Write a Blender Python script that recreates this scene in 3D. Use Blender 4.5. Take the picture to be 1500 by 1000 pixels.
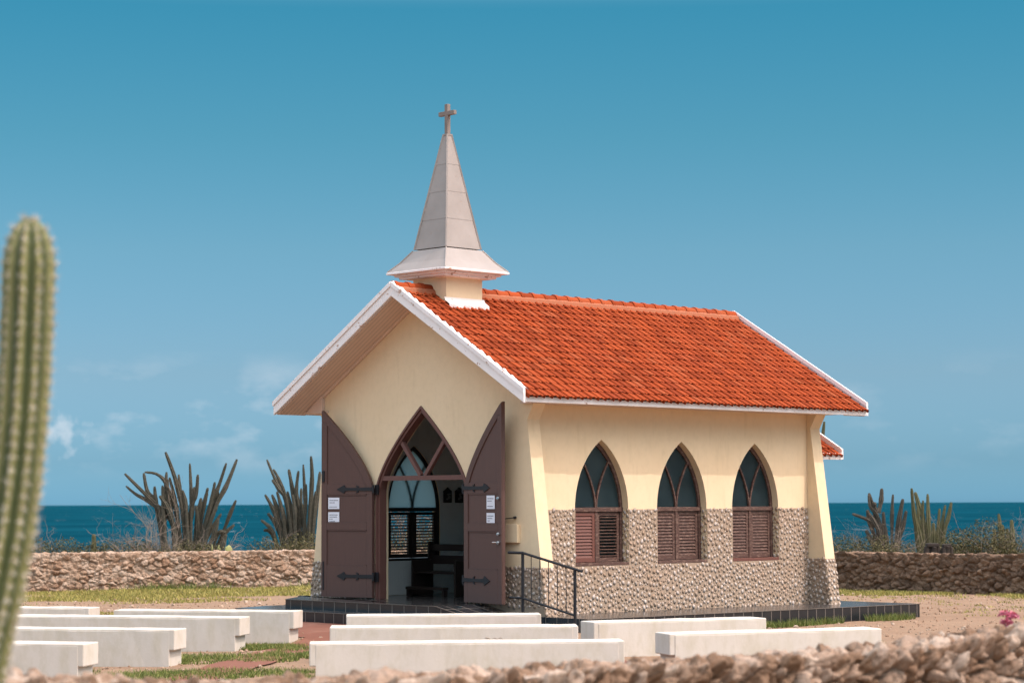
import bpy, math, random
import numpy as np
from mathutils import Vector, noise as mnoise
from mathutils.geometry import tessellate_polygon
R = math.radians
random.seed(7); rng = np.random.default_rng(7)
for o in list(bpy.data.objects): bpy.data.objects.remove(o)
scn = bpy.context.scene
COL = scn.collection

# ------------------------------------------------------------------ camera
CAM = Vector((28.288, -25.332, 1.676)); YAW, PITCH, ROLL = 0.7993, 0.0726, 0.0034
F = 3236.2 / 1500
cd = bpy.data.cameras.new('camera'); cam = bpy.data.objects.new('camera', cd); COL.objects.link(cam)
cd.sensor_width = 36; cd.lens = 36 * F; cd.clip_start = .1; cd.clip_end = 200000
dirv = Vector((-math.sin(YAW) * math.cos(PITCH), math.cos(YAW) * math.cos(PITCH), math.sin(PITCH)))
q = dirv.to_track_quat('-Z', 'Y')
cam.location = CAM; cam.rotation_mode = 'QUATERNION'
from mathutils import Quaternion
cam.rotation_quaternion = q @ Quaternion((0, 0, 1), -ROLL)
cd.dof.use_dof = True; cd.dof.focus_distance = 37.5; cd.dof.aperture_fstop = 2.3; cd.dof.aperture_blades = 8
scn.camera = cam
FW = Vector((-math.sin(YAW), math.cos(YAW), 0)); RT = Vector((math.cos(YAW), math.sin(YAW), 0))
def ground_pt(lat, dep, z=0.):           # a place by its distance ahead of and beside the viewpoint
    p = CAM + FW * dep + RT * lat
    return Vector((p.x, p.y, z))

# ------------------------------------------------------------------ sky and sun
SUN = Vector((1, .43, 1.54)).normalized()
sun_el = math.asin(SUN.z); sun_az = math.atan2(SUN.x, SUN.y)
w = bpy.data.worlds.new('World'); scn.world = w; w.use_nodes = True
nt = w.node_tree; nt.nodes.clear()
N = nt.nodes.new; L = nt.links.new
out = N('ShaderNodeOutputWorld'); bg = N('ShaderNodeBackground'); sky = N('ShaderNodeTexSky')
sky.sky_type = 'NISHITA'; sky.sun_disc = False; sky.sun_elevation = sun_el; sky.sun_rotation = sun_az
sky.altitude = 20; sky.air_density = 1.0; sky.dust_density = .6; sky.ozone_density = 1.0
bg.inputs[1].default_value = .15
geo = N('ShaderNodeTexCoord'); sep = N('ShaderNodeSeparateXYZ'); L(geo.outputs['Generated'], sep.inputs[0])
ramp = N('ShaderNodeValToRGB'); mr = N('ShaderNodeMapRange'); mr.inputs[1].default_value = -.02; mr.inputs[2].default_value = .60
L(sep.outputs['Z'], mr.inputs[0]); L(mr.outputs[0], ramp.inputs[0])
SKY_TINT = [(0.0, (0.2451, 0.5682, 1.0473)), (0.036, (0.2395, 0.5628, 1.0362)), (0.0616, (0.2262, 0.4614, 0.8079)), (0.1263, (0.2975, 0.4524, 0.6374)), (0.215, (0.2763, 0.4835, 0.5716)), (0.297, (0.1961, 0.4885, 0.5335)), (0.389, (0.1233, 0.4949, 0.5358)), (0.6, (2.9, 2.5, 1.9)), (1.0, (8.6, 6.1, 4.0))]  # upper stops, above the view, are raised as added warm fill light
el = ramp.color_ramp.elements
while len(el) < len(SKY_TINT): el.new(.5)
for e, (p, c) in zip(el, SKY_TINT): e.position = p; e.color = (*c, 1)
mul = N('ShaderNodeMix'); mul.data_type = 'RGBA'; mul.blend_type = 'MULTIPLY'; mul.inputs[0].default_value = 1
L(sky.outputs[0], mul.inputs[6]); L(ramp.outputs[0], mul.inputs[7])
# thin fair-weather cloud low over the sea
mp = N('ShaderNodeMapping'); mp.inputs['Scale'].default_value = (22, 22, 46); L(geo.outputs['Generated'], mp.inputs[0])
nz = N('ShaderNodeTexNoise'); nz.inputs['Scale'].default_value = 1.; nz.inputs['Detail'].default_value = 7; nz.inputs['Roughness'].default_value = .55
L(mp.outputs[0], nz.inputs['Vector'])
cr = N('ShaderNodeValToRGB'); cr.color_ramp.elements[0].position = .50; cr.color_ramp.elements[1].position = .72; L(nz.outputs[0], cr.inputs[0])
band = N('ShaderNodeValToRGB'); mr2 = N('ShaderNodeMapRange'); mr2.inputs[1].default_value = 0; mr2.inputs[2].default_value = .08
L(sep.outputs['Z'], mr2.inputs[0]); L(mr2.outputs[0], band.inputs[0])
be = band.color_ramp.elements
for _ in range(2): be.new(.5)
for e, (p, v) in zip(be, [(.12, 0), (.36, 1), (.58, 1), (.86, 0)]): e.position = p; e.color = (v, v, v, 1)
m1 = N('ShaderNodeMath'); m1.operation = 'MULTIPLY'; L(cr.outputs[0], m1.inputs[0]); L(band.outputs[0], m1.inputs[1])
dt = N('ShaderNodeVectorMath'); dt.operation = 'DOT_PRODUCT'; L(geo.outputs['Generated'], dt.inputs[0]); dt.inputs[1].default_value = RT
mr3 = N('ShaderNodeMapRange'); mr3.inputs[1].default_value = -.09; mr3.inputs[2].default_value = .0; mr3.inputs[3].default_value = 1.; mr3.inputs[4].default_value = .4; L(dt.outputs['Value'], mr3.inputs[0])
m1b = N('ShaderNodeMath'); m1b.operation = 'MULTIPLY'; L(m1.outputs[0], m1b.inputs[0]); L(mr3.outputs[0], m1b.inputs[1])
pc = (FW + RT * -.203 + Vector((0, 0, .030))).normalized()
vd = N('ShaderNodeVectorMath'); vd.operation = 'DISTANCE'; vd.inputs[1].default_value = pc; L(geo.outputs['Generated'], vd.inputs[0])
mr4 = N('ShaderNodeMapRange'); mr4.inputs[1].default_value = .001; mr4.inputs[2].default_value = .019; mr4.inputs[3].default_value = .5; mr4.inputs[4].default_value = 0.; L(vd.outputs['Value'], mr4.inputs[0])
nz2 = N('ShaderNodeTexNoise'); nz2.inputs['Scale'].default_value = 110; nz2.inputs['Detail'].default_value = 6; L(geo.outputs['Generated'], nz2.inputs['Vector'])
ad = N('ShaderNodeMath'); ad.operation = 'ADD'; L(mr4.outputs[0], ad.inputs[0]); L(nz2.outputs[0], ad.inputs[1])
cr2 = N('ShaderNodeValToRGB'); cr2.color_ramp.elements[0].position = .78; cr2.color_ramp.elements[1].position = 1.; L(ad.outputs[0], cr2.inputs[0])
mx = N('ShaderNodeMath'); mx.operation = 'MAXIMUM'; L(m1b.outputs[0], mx.inputs[0]); L(cr2.outputs[0], mx.inputs[1])
m2 = N('ShaderNodeMath'); m2.operation = 'MULTIPLY'; L(mx.outputs[0], m2.inputs[0]); m2.inputs[1].default_value = .5
cm = N('ShaderNodeMix'); cm.data_type = 'RGBA'; L(m2.outputs[0], cm.inputs[0]); L(mul.outputs[2], cm.inputs[6]); cm.inputs[7].default_value = (4.6, 4.9, 5.3, 1)
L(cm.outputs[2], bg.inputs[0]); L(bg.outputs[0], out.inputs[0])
sd = bpy.data.lights.new('sun', 'SUN'); so = bpy.data.objects.new('sun', sd); COL.objects.link(so)
sd.energy = 1.85; sd.angle = R(.53); sd.color = (1, .94, .945)
so.rotation_mode = 'QUATERNION'; so.rotation_quaternion = SUN.to_track_quat('Z', 'Y')
scn.view_settings.view_transform = 'Standard'; scn.view_settings.look = 'None'; scn.view_settings.gamma = 1
scn.view_settings.use_curve_mapping = False
scn.view_settings.exposure = .2
scn.render.engine = 'CYCLES'
scn.cycles.max_bounces = 8; scn.cycles.diffuse_bounces = 5; scn.cycles.glossy_bounces = 4; scn.cycles.transparent_max_bounces = 8
scn.cycles.use_denoising = True
try: scn.cycles.denoiser = 'OPENIMAGEDENOISE'
except Exception: pass
scn.cycles.sample_clamp_indirect = 6

# ------------------------------------------------------------------ material helpers
class NT:
    def __init__(s, name, rough=.8, spec=.3):
        s.m = bpy.data.materials.new(name); s.m.use_nodes = True
        s.t = s.m.node_tree; s.b = s.t.nodes['Principled BSDF']; s.out = s.t.nodes['Material Output']
        s.b.inputs['Roughness'].default_value = rough; s.b.inputs['Specular IOR Level'].default_value = spec
        s.co = s.n('ShaderNodeTexCoord').outputs['Object']
    def n(s, k): return s.t.nodes.new(k)
    def l(s, a, b): s.t.links.new(a, b)
    def noise(s, scale, detail=4, rough=.55, vec=None, stretch=None):
        n = s.n('ShaderNodeTexNoise'); n.inputs['Scale'].default_value = scale; n.inputs['Detail'].default_value = detail; n.inputs['Roughness'].default_value = rough
        v = vec or s.co
        if stretch:
            m = s.n('ShaderNodeMapping'); m.inputs['Scale'].default_value = stretch; s.l(v, m.inputs[0]); v = m.outputs[0]
        s.l(v, n.inputs['Vector']); return n.outputs[0]
    def ramp(s, fac, stops):
        r = s.n('ShaderNodeValToRGB'); e = r.color_ramp.elements
        while len(e) < len(stops): e.new(.5)
        for x, (p, c) in zip(e, stops):
            x.position = p; x.color = (*c, 1) if isinstance(c, tuple) else (c, c, c, 1)
        s.l(fac, r.inputs[0]); return r.outputs[0]
    def mix(s, fac, a, b, mode='MIX'):
        m = s.n('ShaderNodeMix'); m.data_type = 'RGBA'; m.blend_type = mode
        for i, v in ((0, fac), (6, a), (7, b)):
            if hasattr(v, 'is_output'): s.l(v, m.inputs[i])
            else: m.inputs[i].default_value = v if i == 0 else (*v, 1)
        return m.outputs[2]
    def math(s, op, a, b=0.):
        m = s.n('ShaderNodeMath'); m.operation = op
        for i, v in enumerate((a, b)):
            if hasattr(v, 'is_output'): s.l(v, m.inputs[i])
            else: m.inputs[i].default_value = v
        return m.outputs[0]
    def attr(s, name):
        a = s.n('ShaderNodeAttribute'); a.attribute_name = name; return a.outputs
    def color(s, c):
        if hasattr(c, 'is_output'): s.l(c, s.b.inputs['Base Color'])
        else: s.b.inputs['Base Color'].default_value = (*c, 1)
    def bump(s, h, strength=.3, dist=.01):
        b = s.n('ShaderNodeBump'); b.inputs['Strength'].default_value = strength; b.inputs['Distance'].default_value = dist
        s.l(h, b.inputs['Height']); s.l(b.outputs[0], s.b.inputs['Normal'])
M = {}
def mk(key, **kw):
    t = NT(key, **kw); M[key] = t.m; return t

def plaster(key, base, stain, sc=1.):
    t = mk(key, rough=.9, spec=.15)
    a = t.noise(1.3 * sc, 5, .6); b = t.noise(9 * sc, 5, .6); s_ = t.noise(3.2, 4, .6, stretch=(2.2, 2.2, .35))
    c = t.mix(t.ramp(a, [(.35, 0.), (.75, .35)]), base, stain)
    c = t.mix(t.ramp(b, [(.45, 0.), (.8, .22)]), c, tuple(x * .8 for x in stain))
    c = t.mix(t.ramp(s_, [(.56, 0.), (.8, .42)]), c, tuple(x * .85 for x in stain))
    t.color(c); t.bump(t.noise(45, 6, .7), .25, .006)
plaster('cream_plaster', (.76, .595, .39), (.66, .495, .295))
plaster('inner_plaster', (.62, .62, .58), (.52, .52, .48))
t = mk('bench_plaster', rough=.9, spec=.15)
a = t.noise(2.1, 6, .62); b = t.noise(7, 5, .65, stretch=(1, 1, .5)); s_ = t.noise(1.6, 6, .65, stretch=(2.5, 2.5, .5))
c = t.mix(t.ramp(a, [(.4, 0.), (.75, .5)]), (.575, .525, .46), (.485, .44, .365))
c = t.mix(t.ramp(b, [(.47, 0.), (.70, .5)]), c, (.45, .40, .30))
c = t.mix(t.ramp(s_, [(.52, 0.), (.74, .45)]), c, (.45, .40, .29))
t.color(c); t.bump(t.noise(30, 6, .7), .3, .006)
t = mk('white_paint', rough=.6, spec=.3)
a = t.noise(2.2, 5, .6); rs = t.noise(7.5, 3, .6); dr = t.noise(26, 3, .6)
c = t.mix(t.ramp(a, [(.4, 0.), (.7, .4)]), (.80, .74, .71), (.66, .59, .55))
c = t.mix(t.ramp(rs, [(.635, 0.), (.67, .75)]), c, (.33, .15, .07))
c = t.mix(t.ramp(dr, [(.655, 0.), (.69, .6)]), c, (.30, .19, .12))
t.color(c); t.bump(t.noise(20, 4), .15, .005)
t = mk('soffit_paint', rough=.75, spec=.2)
x = t.n('ShaderNodeSeparateXYZ'); t.l(t.co, x.inputs[0])
pl = t.ramp(t.math('FRACT', t.math('MULTIPLY', x.outputs['Y'], 11.)), [(0., .45), (.10, 1.), (.9, 1.), (1., .45)])
t.color(t.mix(1., t.mix(t.noise(3, 4), (.68, .52, .42), (.62, .46, .36)), pl, 'MULTIPLY'))
t = mk('roof_tile', rough=.9, spec=.1)
r_ = t.attr('rnd')
c = t.ramp(r_['Fac'], [(0., (.21, .036, .010)), (.35, (.28, .050, .014)), (.8, (.34, .064, .0175)), (1., (.31, .075, .028))])
c = t.mix(t.ramp(t.noise(1.1, 5, .65), [(.45, 0.), (.75, .4)]), c, (.30, .055, .022))
c = t.mix(t.ramp(t.noise(16, 5, .7), [(.55, 0.), (.8, .4)]), c, (.20, .055, .032))
t.color(c); t.bump(t.noise(60, 4), .2, .004)
t = mk('ridge_mortar', rough=.95); t.color(t.mix(t.noise(14, 5), (.40, .13, .06), (.26, .10, .055))); t.bump(t.noise(30, 5), .6, .01)
t = mk('spire_metal', rough=.5, spec=.4)
c = t.mix(t.ramp(t.noise(1.7, 6, .65), [(.35, 0.), (.7, 1.)]), (.315, .272, .243), (.26, .222, .195))
c = t.mix(t.ramp(t.noise(5, 6, .7, stretch=(1, 1, .3)), [(.55, 0.), (.8, .4)]), c, (.29, .23, .195))
c = t.mix(t.ramp(t.noise(13, 3, .6), [(.70, 0.), (.74, .7)]), c, (.27, .14, .08))
t.color(c); t.bump(t.noise(8, 4), .1, .01)
t = mk('cross_paint', rough=.7); t.color(t.mix(t.noise(9, 5), (.25, .205, .18), (.17, .135, .115)))
t = mk('grout', rough=.9); t.color((.15, .122, .10))
t = mk('mortar', rough=.95); t.color(t.mix(t.noise(5, 5), (.37, .28, .205), (.28, .205, .145))); t.bump(t.noise(70, 4), .4, .006)
t = mk('pebble', rough=.6, spec=.35)
c = t.ramp(t.attr('rnd')['Fac'], [(0., (.27, .19, .13)), (.25, (.35, .27, .205)), (.5, (.41, .34, .28)), (.8, (.50, .435, .385)), (1., (.31, .255, .205))])
t.color(t.mix(t.ramp(t.noise(1.6, 4, .6), [(.48, 0.), (.68, .5)]), c, (.40, .255, .165))); t.bump(t.noise(60, 3), .3, .004)
def stone_mat(key, stops, dark, bs=14.):
    t = mk(key, rough=.92, spec=.15)
    c = t.ramp(t.attr('rnd')['Fac'], stops)
    c = t.mix(t.ramp(t.noise(3.5, 6, .7), [(.42, 0.), (.7, .55)]), c, dark)
    c = t.mix(t.ramp(t.noise(17, 6, .75), [(.5, 0.), (.75, .6)]), c, tuple(x * .55 for x in dark))
    t.color(c)
    v = t.n('ShaderNodeTexVoronoi'); v.inputs['Scale'].default_value = bs * 2.2; t.l(t.co, v.inputs['Vector'])
    t.bump(t.math('ADD', t.noise(bs, 7, .75), t.math('MULTIPLY', v.outputs[0], .5)), .9, .035)
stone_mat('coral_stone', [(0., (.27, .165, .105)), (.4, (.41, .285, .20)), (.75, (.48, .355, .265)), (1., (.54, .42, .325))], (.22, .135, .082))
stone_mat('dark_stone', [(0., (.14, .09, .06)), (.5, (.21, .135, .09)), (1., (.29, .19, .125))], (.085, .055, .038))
stone_mat('near_stone', [(0., (.17, .10, .06)), (.3, (.30, .20, .135)), (.75, (.40, .29, .215)), (1., (.54, .43, .34))], (.15, .088, .05), 9.)
t = mk('wall_core', rough=1.); t.color(t.mix(t.noise(6, 5), (.14, .09, .06), (.22, .145, .09)))
t = mk('black_tile', rough=.12, spec=.5)
def brick(t, sx, sy, vec, mort=.014):
    b = t.n('ShaderNodeTexBrick'); b.offset = 0; b.inputs['Scale'].default_value = 1; b.inputs['Brick Width'].default_value = sx; b.inputs['Row Height'].default_value = sy
    b.inputs['Mortar Size'].default_value = mort / 2; b.inputs['Mortar Smooth'].default_value = .1
    t.l(vec, b.inputs['Vector']); return b.outputs['Fac']
def tilemat(key, top, w_=.3, h_=.3):
    t = mk(key, rough=.14, spec=.5)
    if top: v = t.co
    else:
        s_ = t.n('ShaderNodeSeparateXYZ'); t.l(t.co, s_.inputs[0]); c_ = t.n('ShaderNodeCombineXYZ')
        t.l(t.math('ADD', s_.outputs[0], s_.outputs[1]), c_.inputs[0]); c_.inputs[1].default_value = .15; v = c_.outputs[0]
    f = brick(t, w_, h_, v)
    dust = t.ramp(t.noise(3, 5, .6), [(.4, 0.), (.8, .35 if top else .2)])
    t.color(t.mix(f, t.mix(dust, (.012, .014, .017), (.06, .053, .045)), (.17, .138, .112)))
    t.l(t.ramp(f, [(0., .16 if top else .2), (1., .8)]), t.b.inputs['Roughness'])
tilemat('tile_top', True); tilemat('tile_side', False); tilemat('tile_edge', False, .25)
def woodmat(key, c0, c1, rough=.5, axis=(6, 6, .6), wear=None):
    t = mk(key, rough=rough, spec=.35)
    c = t.mix(t.noise(4, 5, .6, stretch=axis), c0, c1)
    if wear: c = t.mix(t.ramp(t.noise(9, 6, .7, stretch=(1, 1.2, 3.5)), [(.5, 0.), (.68, .8)]), c, wear)
    t.color(c); t.bump(t.noise(12, 5, .6, stretch=axis), .2, .004)
woodmat('door_paint', (.113, .059, .046), (.086, .046, .037))
woodmat('frame_paint', (.15, .068, .053), (.112, .052, .042))
woodmat('shutter_paint', (.155, .060, .042), (.125, .048, .035), .55, (1, 1, 8))
woodmat('shutter_worn', (.10, .049, .036), (.062, .034, .027), .75, (1, 1.4, 9), (.24, .155, .115))
woodmat('dark_wood', (.02, .013, .011), (.03, .02, .016), .4)
woodmat('ceiling_wood', (.10, .095, .09), (.085, .08, .075), .8)
t = mk('iron', rough=.5, spec=.4); t.color((.012, .012, .014))
t = mk('steel', rough=.25, spec=.5); t.color((.6, .6, .6)); t.b.inputs['Metallic'].default_value = 1.
t = mk('paper', rough=.8); t.color((.70, .70, .74))
t = mk('ink', rough=.8); t.color((.13, .13, .15))
t = mk('hammered_glass', rough=.2)
g1 = t.n('ShaderNodeBsdfTranslucent'); g1.inputs[0].default_value = (.62, .80, .83, 1)
g2 = t.n('ShaderNodeBsdfGlossy'); g2.inputs[0].default_value = (.8, .85, .85, 1); g2.inputs[1].default_value = .3
g3 = t.n('ShaderNodeBsdfDiffuse'); g3.inputs[0].default_value = (.022, .040, .046, 1)
t.l(t.mix(t.ramp(t.noise(2.2, 5, .65), [(.4, 0.), (.7, 1.)]), (.008, .018, .023), (.030, .046, .050)), g3.inputs[0])
bm_ = t.n('ShaderNodeBump'); bm_.inputs['Strength'].default_value = .5; bm_.inputs['Distance'].default_value = .01
vv = t.n('ShaderNodeTexVoronoi'); vv.inputs['Scale'].default_value = 55; t.l(t.co, vv.inputs['Vector']); t.l(vv.outputs[0], bm_.inputs['Height']); t.l(bm_.outputs[0], g2.inputs['Normal'])
ms1 = t.n('ShaderNodeMixShader'); ms1.inputs[0].default_value = .6; t.l(g3.outputs[0], ms1.inputs[1]); t.l(g1.outputs[0], ms1.inputs[2])
ms2 = t.n('ShaderNodeMixShader'); ms2.inputs[0].default_value = .025; t.l(ms1.outputs[0], ms2.inputs[1]); t.l(g2.outputs[0], ms2.inputs[2])
t.l(ms2.outputs[0], t.out.inputs[0])
t = mk('ground_soil', rough=.97, spec=.1)
big = t.noise(.22, 6, .6); mid = t.noise(1.6, 6, .65); fine = t.noise(11, 6, .75); pebl = t.noise(38, 3, .6)
c = t.mix(t.ramp(big, [(.35, 0.), (.7, 1.)]), (.27, .18, .118), (.225, .145, .094))
c = t.mix(t.ramp(mid, [(.45, 0.), (.72, .6)]), c, (.315, .22, .148))
c = t.mix(t.ramp(fine, [(.5, 0.), (.75, .5)]), c, (.29, .19, .12))
c = t.mix(t.ramp(pebl, [(.66, 0.), (.72, .6)]), c, (.58, .48, .38))
t.color(c); t.bump(t.math('ADD', fine, mid), .7, .05)
t = mk('red_paver', rough=.85, spec=.2)
f = brick(t, .21, .105, t.co, .008)
pv = t.mix(t.noise(7, 5, .7), (.22, .082, .05), (.14, .058, .038))
pv = t.mix(t.ramp(t.noise(1.5, 4), [(.5, 0.), (.8, .5)]), pv, (.35, .2, .14))
t.color(t.mix(f, pv, (.16, .09, .06)))
t = mk('grass', rough=.8, spec=.2)
t.color(t.ramp(t.attr('rnd')['Fac'], [(0., (.12, .13, .028)), (.35, (.21, .20, .05)), (.7, (.34, .30, .085)), (1., (.46, .37, .15))]))
t = mk('green_grass', rough=.8, spec=.2)
t.color(t.ramp(t.attr('rnd')['Fac'], [(0., (.055, .085, .018)), (.5, (.12, .155, .035)), (.85, (.22, .23, .07)), (1., (.34, .29, .12))]))
t = mk('sea_water', rough=.25, spec=.5)
n1 = t.noise(.004, 6, .65, stretch=(1, 1, 1)); n2 = t.noise(.09, 4, .6)
rt_ = t.n('ShaderNodeMapping'); rt_.vector_type = 'TEXTURE'; rt_.inputs['Rotation'].default_value = (0, 0, YAW); t.l(t.co, rt_.inputs[0])
wc = t.noise(1., 4, .6, vec=rt_.outputs[0], stretch=(.055, .0065, 1)); wm = t.noise(.0022, 3, .5)
c = t.mix(t.ramp(n1, [(.35, 0.), (.7, 1.)]), (.0022, .035, .055), (.0052, .064, .092))
c = t.mix(t.math('MULTIPLY', t.ramp(wc, [(.665, 0.), (.70, .8)]), t.ramp(wm, [(.42, .3), (.6, 1.)])), c, (.55, .58, .58))
t.color(c)
bmp = t.math('ADD', t.noise(.11, 5, .65), t.math('MULTIPLY', t.noise(.35, 4, .6), .4))
t.bump(bmp, 1., 3.5)
t.b.inputs['Specular IOR Level'].default_value = .0; t.b.inputs['Roughness'].default_value = .8
def cactus_mat(key, a_, b_, c_):
    t = mk(key, rough=.8, spec=.2)
    rb = t.attr('rnd')['Fac']
    c = t.mix(t.noise(2.5, 5, .6), a_, b_)
    c = t.mix(t.ramp(t.noise(14, 4, .7), [(.5, 0.), (.72, .6)]), c, c_)
    t.color(t.mix(t.ramp(rb, [(.55, 0.), (1., .55)]), c, c_)); t.bump(t.noise(30, 3), .4, .01)
cactus_mat('old_cactus', (.056, .057, .040), (.074, .068, .050), (.15, .125, .10))
cactus_mat('grey_cactus', (.058, .054, .040), (.078, .066, .052), (.16, .13, .105))
cactus_mat('green_cactus', (.080, .082, .038), (.105, .10, .05), (.19, .165, .105))
t = mk('near_cactus_skin', rough=.6, spec=.3)
rb = t.attr('rnd')['Fac']
c = t.mix(t.noise(5, 4), (.06, .085, .035), (.10, .115, .042))
t.color(t.mix(t.ramp(rb, [(.5, 0.), (1., .7)]), c, (.36, .33, .13))); t.bump(t.noise(40, 3), .25, .004)
t = mk('spine', rough=.6); t.color((.62, .56, .46))
t = mk('dead_twig', rough=.9); t.color(t.mix(t.noise(3, 3), (.27, .215, .17), (.16, .12, .09)))
t = mk('shrub_leaf', rough=.75, spec=.2); t.color(t.ramp(t.attr('rnd')['Fac'], [(0., (.035, .036, .015)), (.5, (.085, .078, .03)), (.85, (.15, .125, .052)), (1., (.21, .155, .09))]))
t = mk('pear_pad', rough=.7); t.color(t.mix(t.noise(6, 3), (.22, .24, .08), (.30, .29, .12)))
t = mk('pink_petal', rough=.7); t.color(t.ramp(t.attr('rnd')['Fac'], [(0., (.52, .10, .17)), (1., (.66, .24, .31))]))
t = mk('plaque', rough=.5); t.color((.02, .017, .015))
t = mk('plaque_relief', rough=.5); t.color((.16, .15, .14))
t = mk('tree_stump', rough=.95); t.color(t.mix(t.noise(5, 5), (.055, .042, .034), (.03, .024, .02)))

# ------------------------------------------------------------------ mesh helpers
class MB:
    def __init__(s): s.v = []; s.f = []; s.r = []; s.m = []
    def add(s, vs, fs, rnd=0., mi=0):
        k = len(s.v); s.v += [tuple(p) for p in vs]
        for f in fs: s.f.append(tuple(i + k for i in f)); s.r.append(rnd); s.m.append(mi)
    def box(s, x0, x1, y0, y1, z0, z1, rnd=0., mi=0):
        v = [(x, y, z) for z in (z0, z1) for y in (y0, y1) for x in (x0, x1)]
        s.add(v, [(0, 2, 3, 1), (4, 5, 7, 6), (0, 1, 5, 4), (2, 6, 7, 3), (0, 4, 6, 2), (1, 3, 7, 5)], rnd, mi)
    def obox(s, c, ax, ay, az, rnd=0., mi=0):       # centre and three half-axis vectors
        c, ax, ay, az = Vector(c), Vector(ax), Vector(ay), Vector(az)
        v = [c + sx * ax + sy * ay + sz * az for sz in (-1, 1) for sy in (-1, 1) for sx in (-1, 1)]
        s.add(v, [(0, 2, 3, 1), (4, 5, 7, 6), (0, 1, 5, 4), (2, 6, 7, 3), (0, 4, 6, 2), (1, 3, 7, 5)], rnd, mi)
    def bar(s, a, b, wd, dp, up=(0, 0, 1), rnd=0., mi=0):
        a, b = Vector(a), Vector(b); d = (b - a); x = d.normalized(); up = Vector(up)
        y = up.cross(x).normalized(); z = x.cross(y)
        s.obox((a + b) / 2, d / 2, y * wd / 2, z * dp / 2, rnd, mi)
    def slab(s, loops, fn, w0, w1, mi=0):          # 2-D outline with holes pushed through a thickness
        tri = tessellate_polygon([[Vector((u, v, 0)) for u, v in lp] for lp in loops])
        flat = [p for lp in loops for p in lp]; n = len(flat)
        a = [fn(u, v, w0) for u, v in flat]; b = [fn(u, v, w1) for u, v in flat]
        fs = [tuple(t_) for t_ in tri] + [tuple(i + n for i in reversed(t_)) for t_ in tri]
        k = 0
        for lp in loops:
            m_ = len(lp)
            for i in range(m_):
                p, q_ = k + i, k + (i + 1) % m_; fs.append((p, q_, q_ + n, p + n))
            k += m_
        s.add(a + b, fs, 0., mi)
    def tube(s, pts, rad, nseg=6, rnd=0., cap=True, mi=0):
        pts = [Vector(p) for p in pts]; rad = rad if hasattr(rad, '__len__') else [rad] * len(pts)
        vs = []; up = Vector((.3, .2, 1))
        for i, p in enumerate(pts):
            d = (pts[min(i + 1, len(pts) - 1)] - pts[max(i - 1, 0)]).normalized()
            x = d.cross(up); x = x.normalized() if x.length > 1e-4 else Vector((1, 0, 0)); y = d.cross(x)
            for j in range(nseg):
                a = 2 * math.pi * j / nseg; vs.append(p + (x * math.cos(a) + y * math.sin(a)) * rad[i])
        fs = [(i * nseg + j, i * nseg + (j + 1) % nseg, (i + 1) * nseg + (j + 1) % nseg, (i + 1) * nseg + j) for i in range(len(pts) - 1) for j in range(nseg)]
        if cap: fs += [tuple(range(nseg))[::-1], tuple((len(pts) - 1) * nseg + j for j in range(nseg))]
        s.add(vs, fs, rnd, mi)
    def build(s, name, mats, parent=None, bevel=0., smooth=False, recalc=True, loc=None):
        if loc is not None:
            lx, ly, lz = loc; s.v = [(a - lx, b - ly, c - lz) for a, b, c in s.v]
        return mesh_obj(name, s.v, s.f, mats, s.r, s.m, parent, bevel, smooth, recalc, loc)
def mesh_obj(name, v, f, mats, r=None, mi=None, parent=None, bevel=0., smooth=False, recalc=True, loc=None):
    me = bpy.data.meshes.new(name); me.from_pydata(v, [], f)
    mats = mats if isinstance(mats, (list, tuple)) else [mats]
    for m in mats: me.materials.append(M[m] if isinstance(m, str) else m)
    if r is not None and len(r) == len(me.polygons):
        at = me.attributes.new('rnd', 'FLOAT', 'FACE'); at.data.foreach_set('value', np.array(r, dtype=np.float32))
    if mi is not None and any(mi): me.polygons.foreach_set('material_index', np.array(mi, dtype=np.int32))
    if recalc:
        import bmesh
        bm = bmesh.new(); bm.from_mesh(me); bmesh.ops.recalc_face_normals(bm, faces=bm.faces); bm.to_mesh(me); bm.free()
    if smooth: me.polygons.foreach_set('use_smooth', np.ones(len(me.polygons), dtype=bool))
    me.update()
    o = bpy.data.objects.new(name, me); COL.objects.link(o)
    if loc is not None: o.location = loc
    if parent: o.parent = parent; 
    if parent and parent.get('_base') is not None:
        o.location = (Vector(loc) if loc is not None else Vector((0, 0, 0))) - Vector(parent['_base'])
    if bevel:
        b = o.modifiers.new('bevel', 'BEVEL'); b.width = bevel; b.segments = 2; b.limit_method = 'ANGLE'; b.angle_limit = R(35)
    return o
def np_mesh(name, V, Fc, mat, rnd=None, parent=None, smooth=False, vrnd=None):
    """V (n,3) float, Fc (m,k) int - fast path for the big meshes"""
    me = bpy.data.meshes.new(name); m, k = Fc.shape
    me.vertices.add(len(V)); me.vertices.foreach_set('co', V.astype(np.float32).ravel())
    me.loops.add(m * k); me.loops.foreach_set('vertex_index', Fc.astype(np.int32).ravel())
    me.polygons.add(m); me.polygons.foreach_set('loop_start', np.arange(0, m * k, k, dtype=np.int32))
    try: me.polygons.foreach_set('loop_total', np.full(m, k, dtype=np.int32))
    except Exception: pass
    me.polygons.foreach_set('use_smooth', np.full(m, bool(smooth), dtype=bool))
    me.update(calc_edges=True); me.validate()
    if rnd is not None:
        at = me.attributes.new('rnd', 'FLOAT', 'FACE'); at.data.foreach_set('value', rnd.astype(np.float32))
    if vrnd is not None:
        at = me.attributes.new('rnd', 'FLOAT', 'POINT'); at.data.foreach_set('value', vrnd.astype(np.float32))
    me.materials.append(M[mat])
    o = bpy.data.objects.new(name, me); COL.objects.link(o)
    if parent: o.parent = parent
    return o
def tag(o, label=None, cat=None, group=None, kind=None):
    for k, v in (('label', label), ('category', cat), ('group', group), ('kind', kind)):
        if v: o[k] = v
    return o
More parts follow.
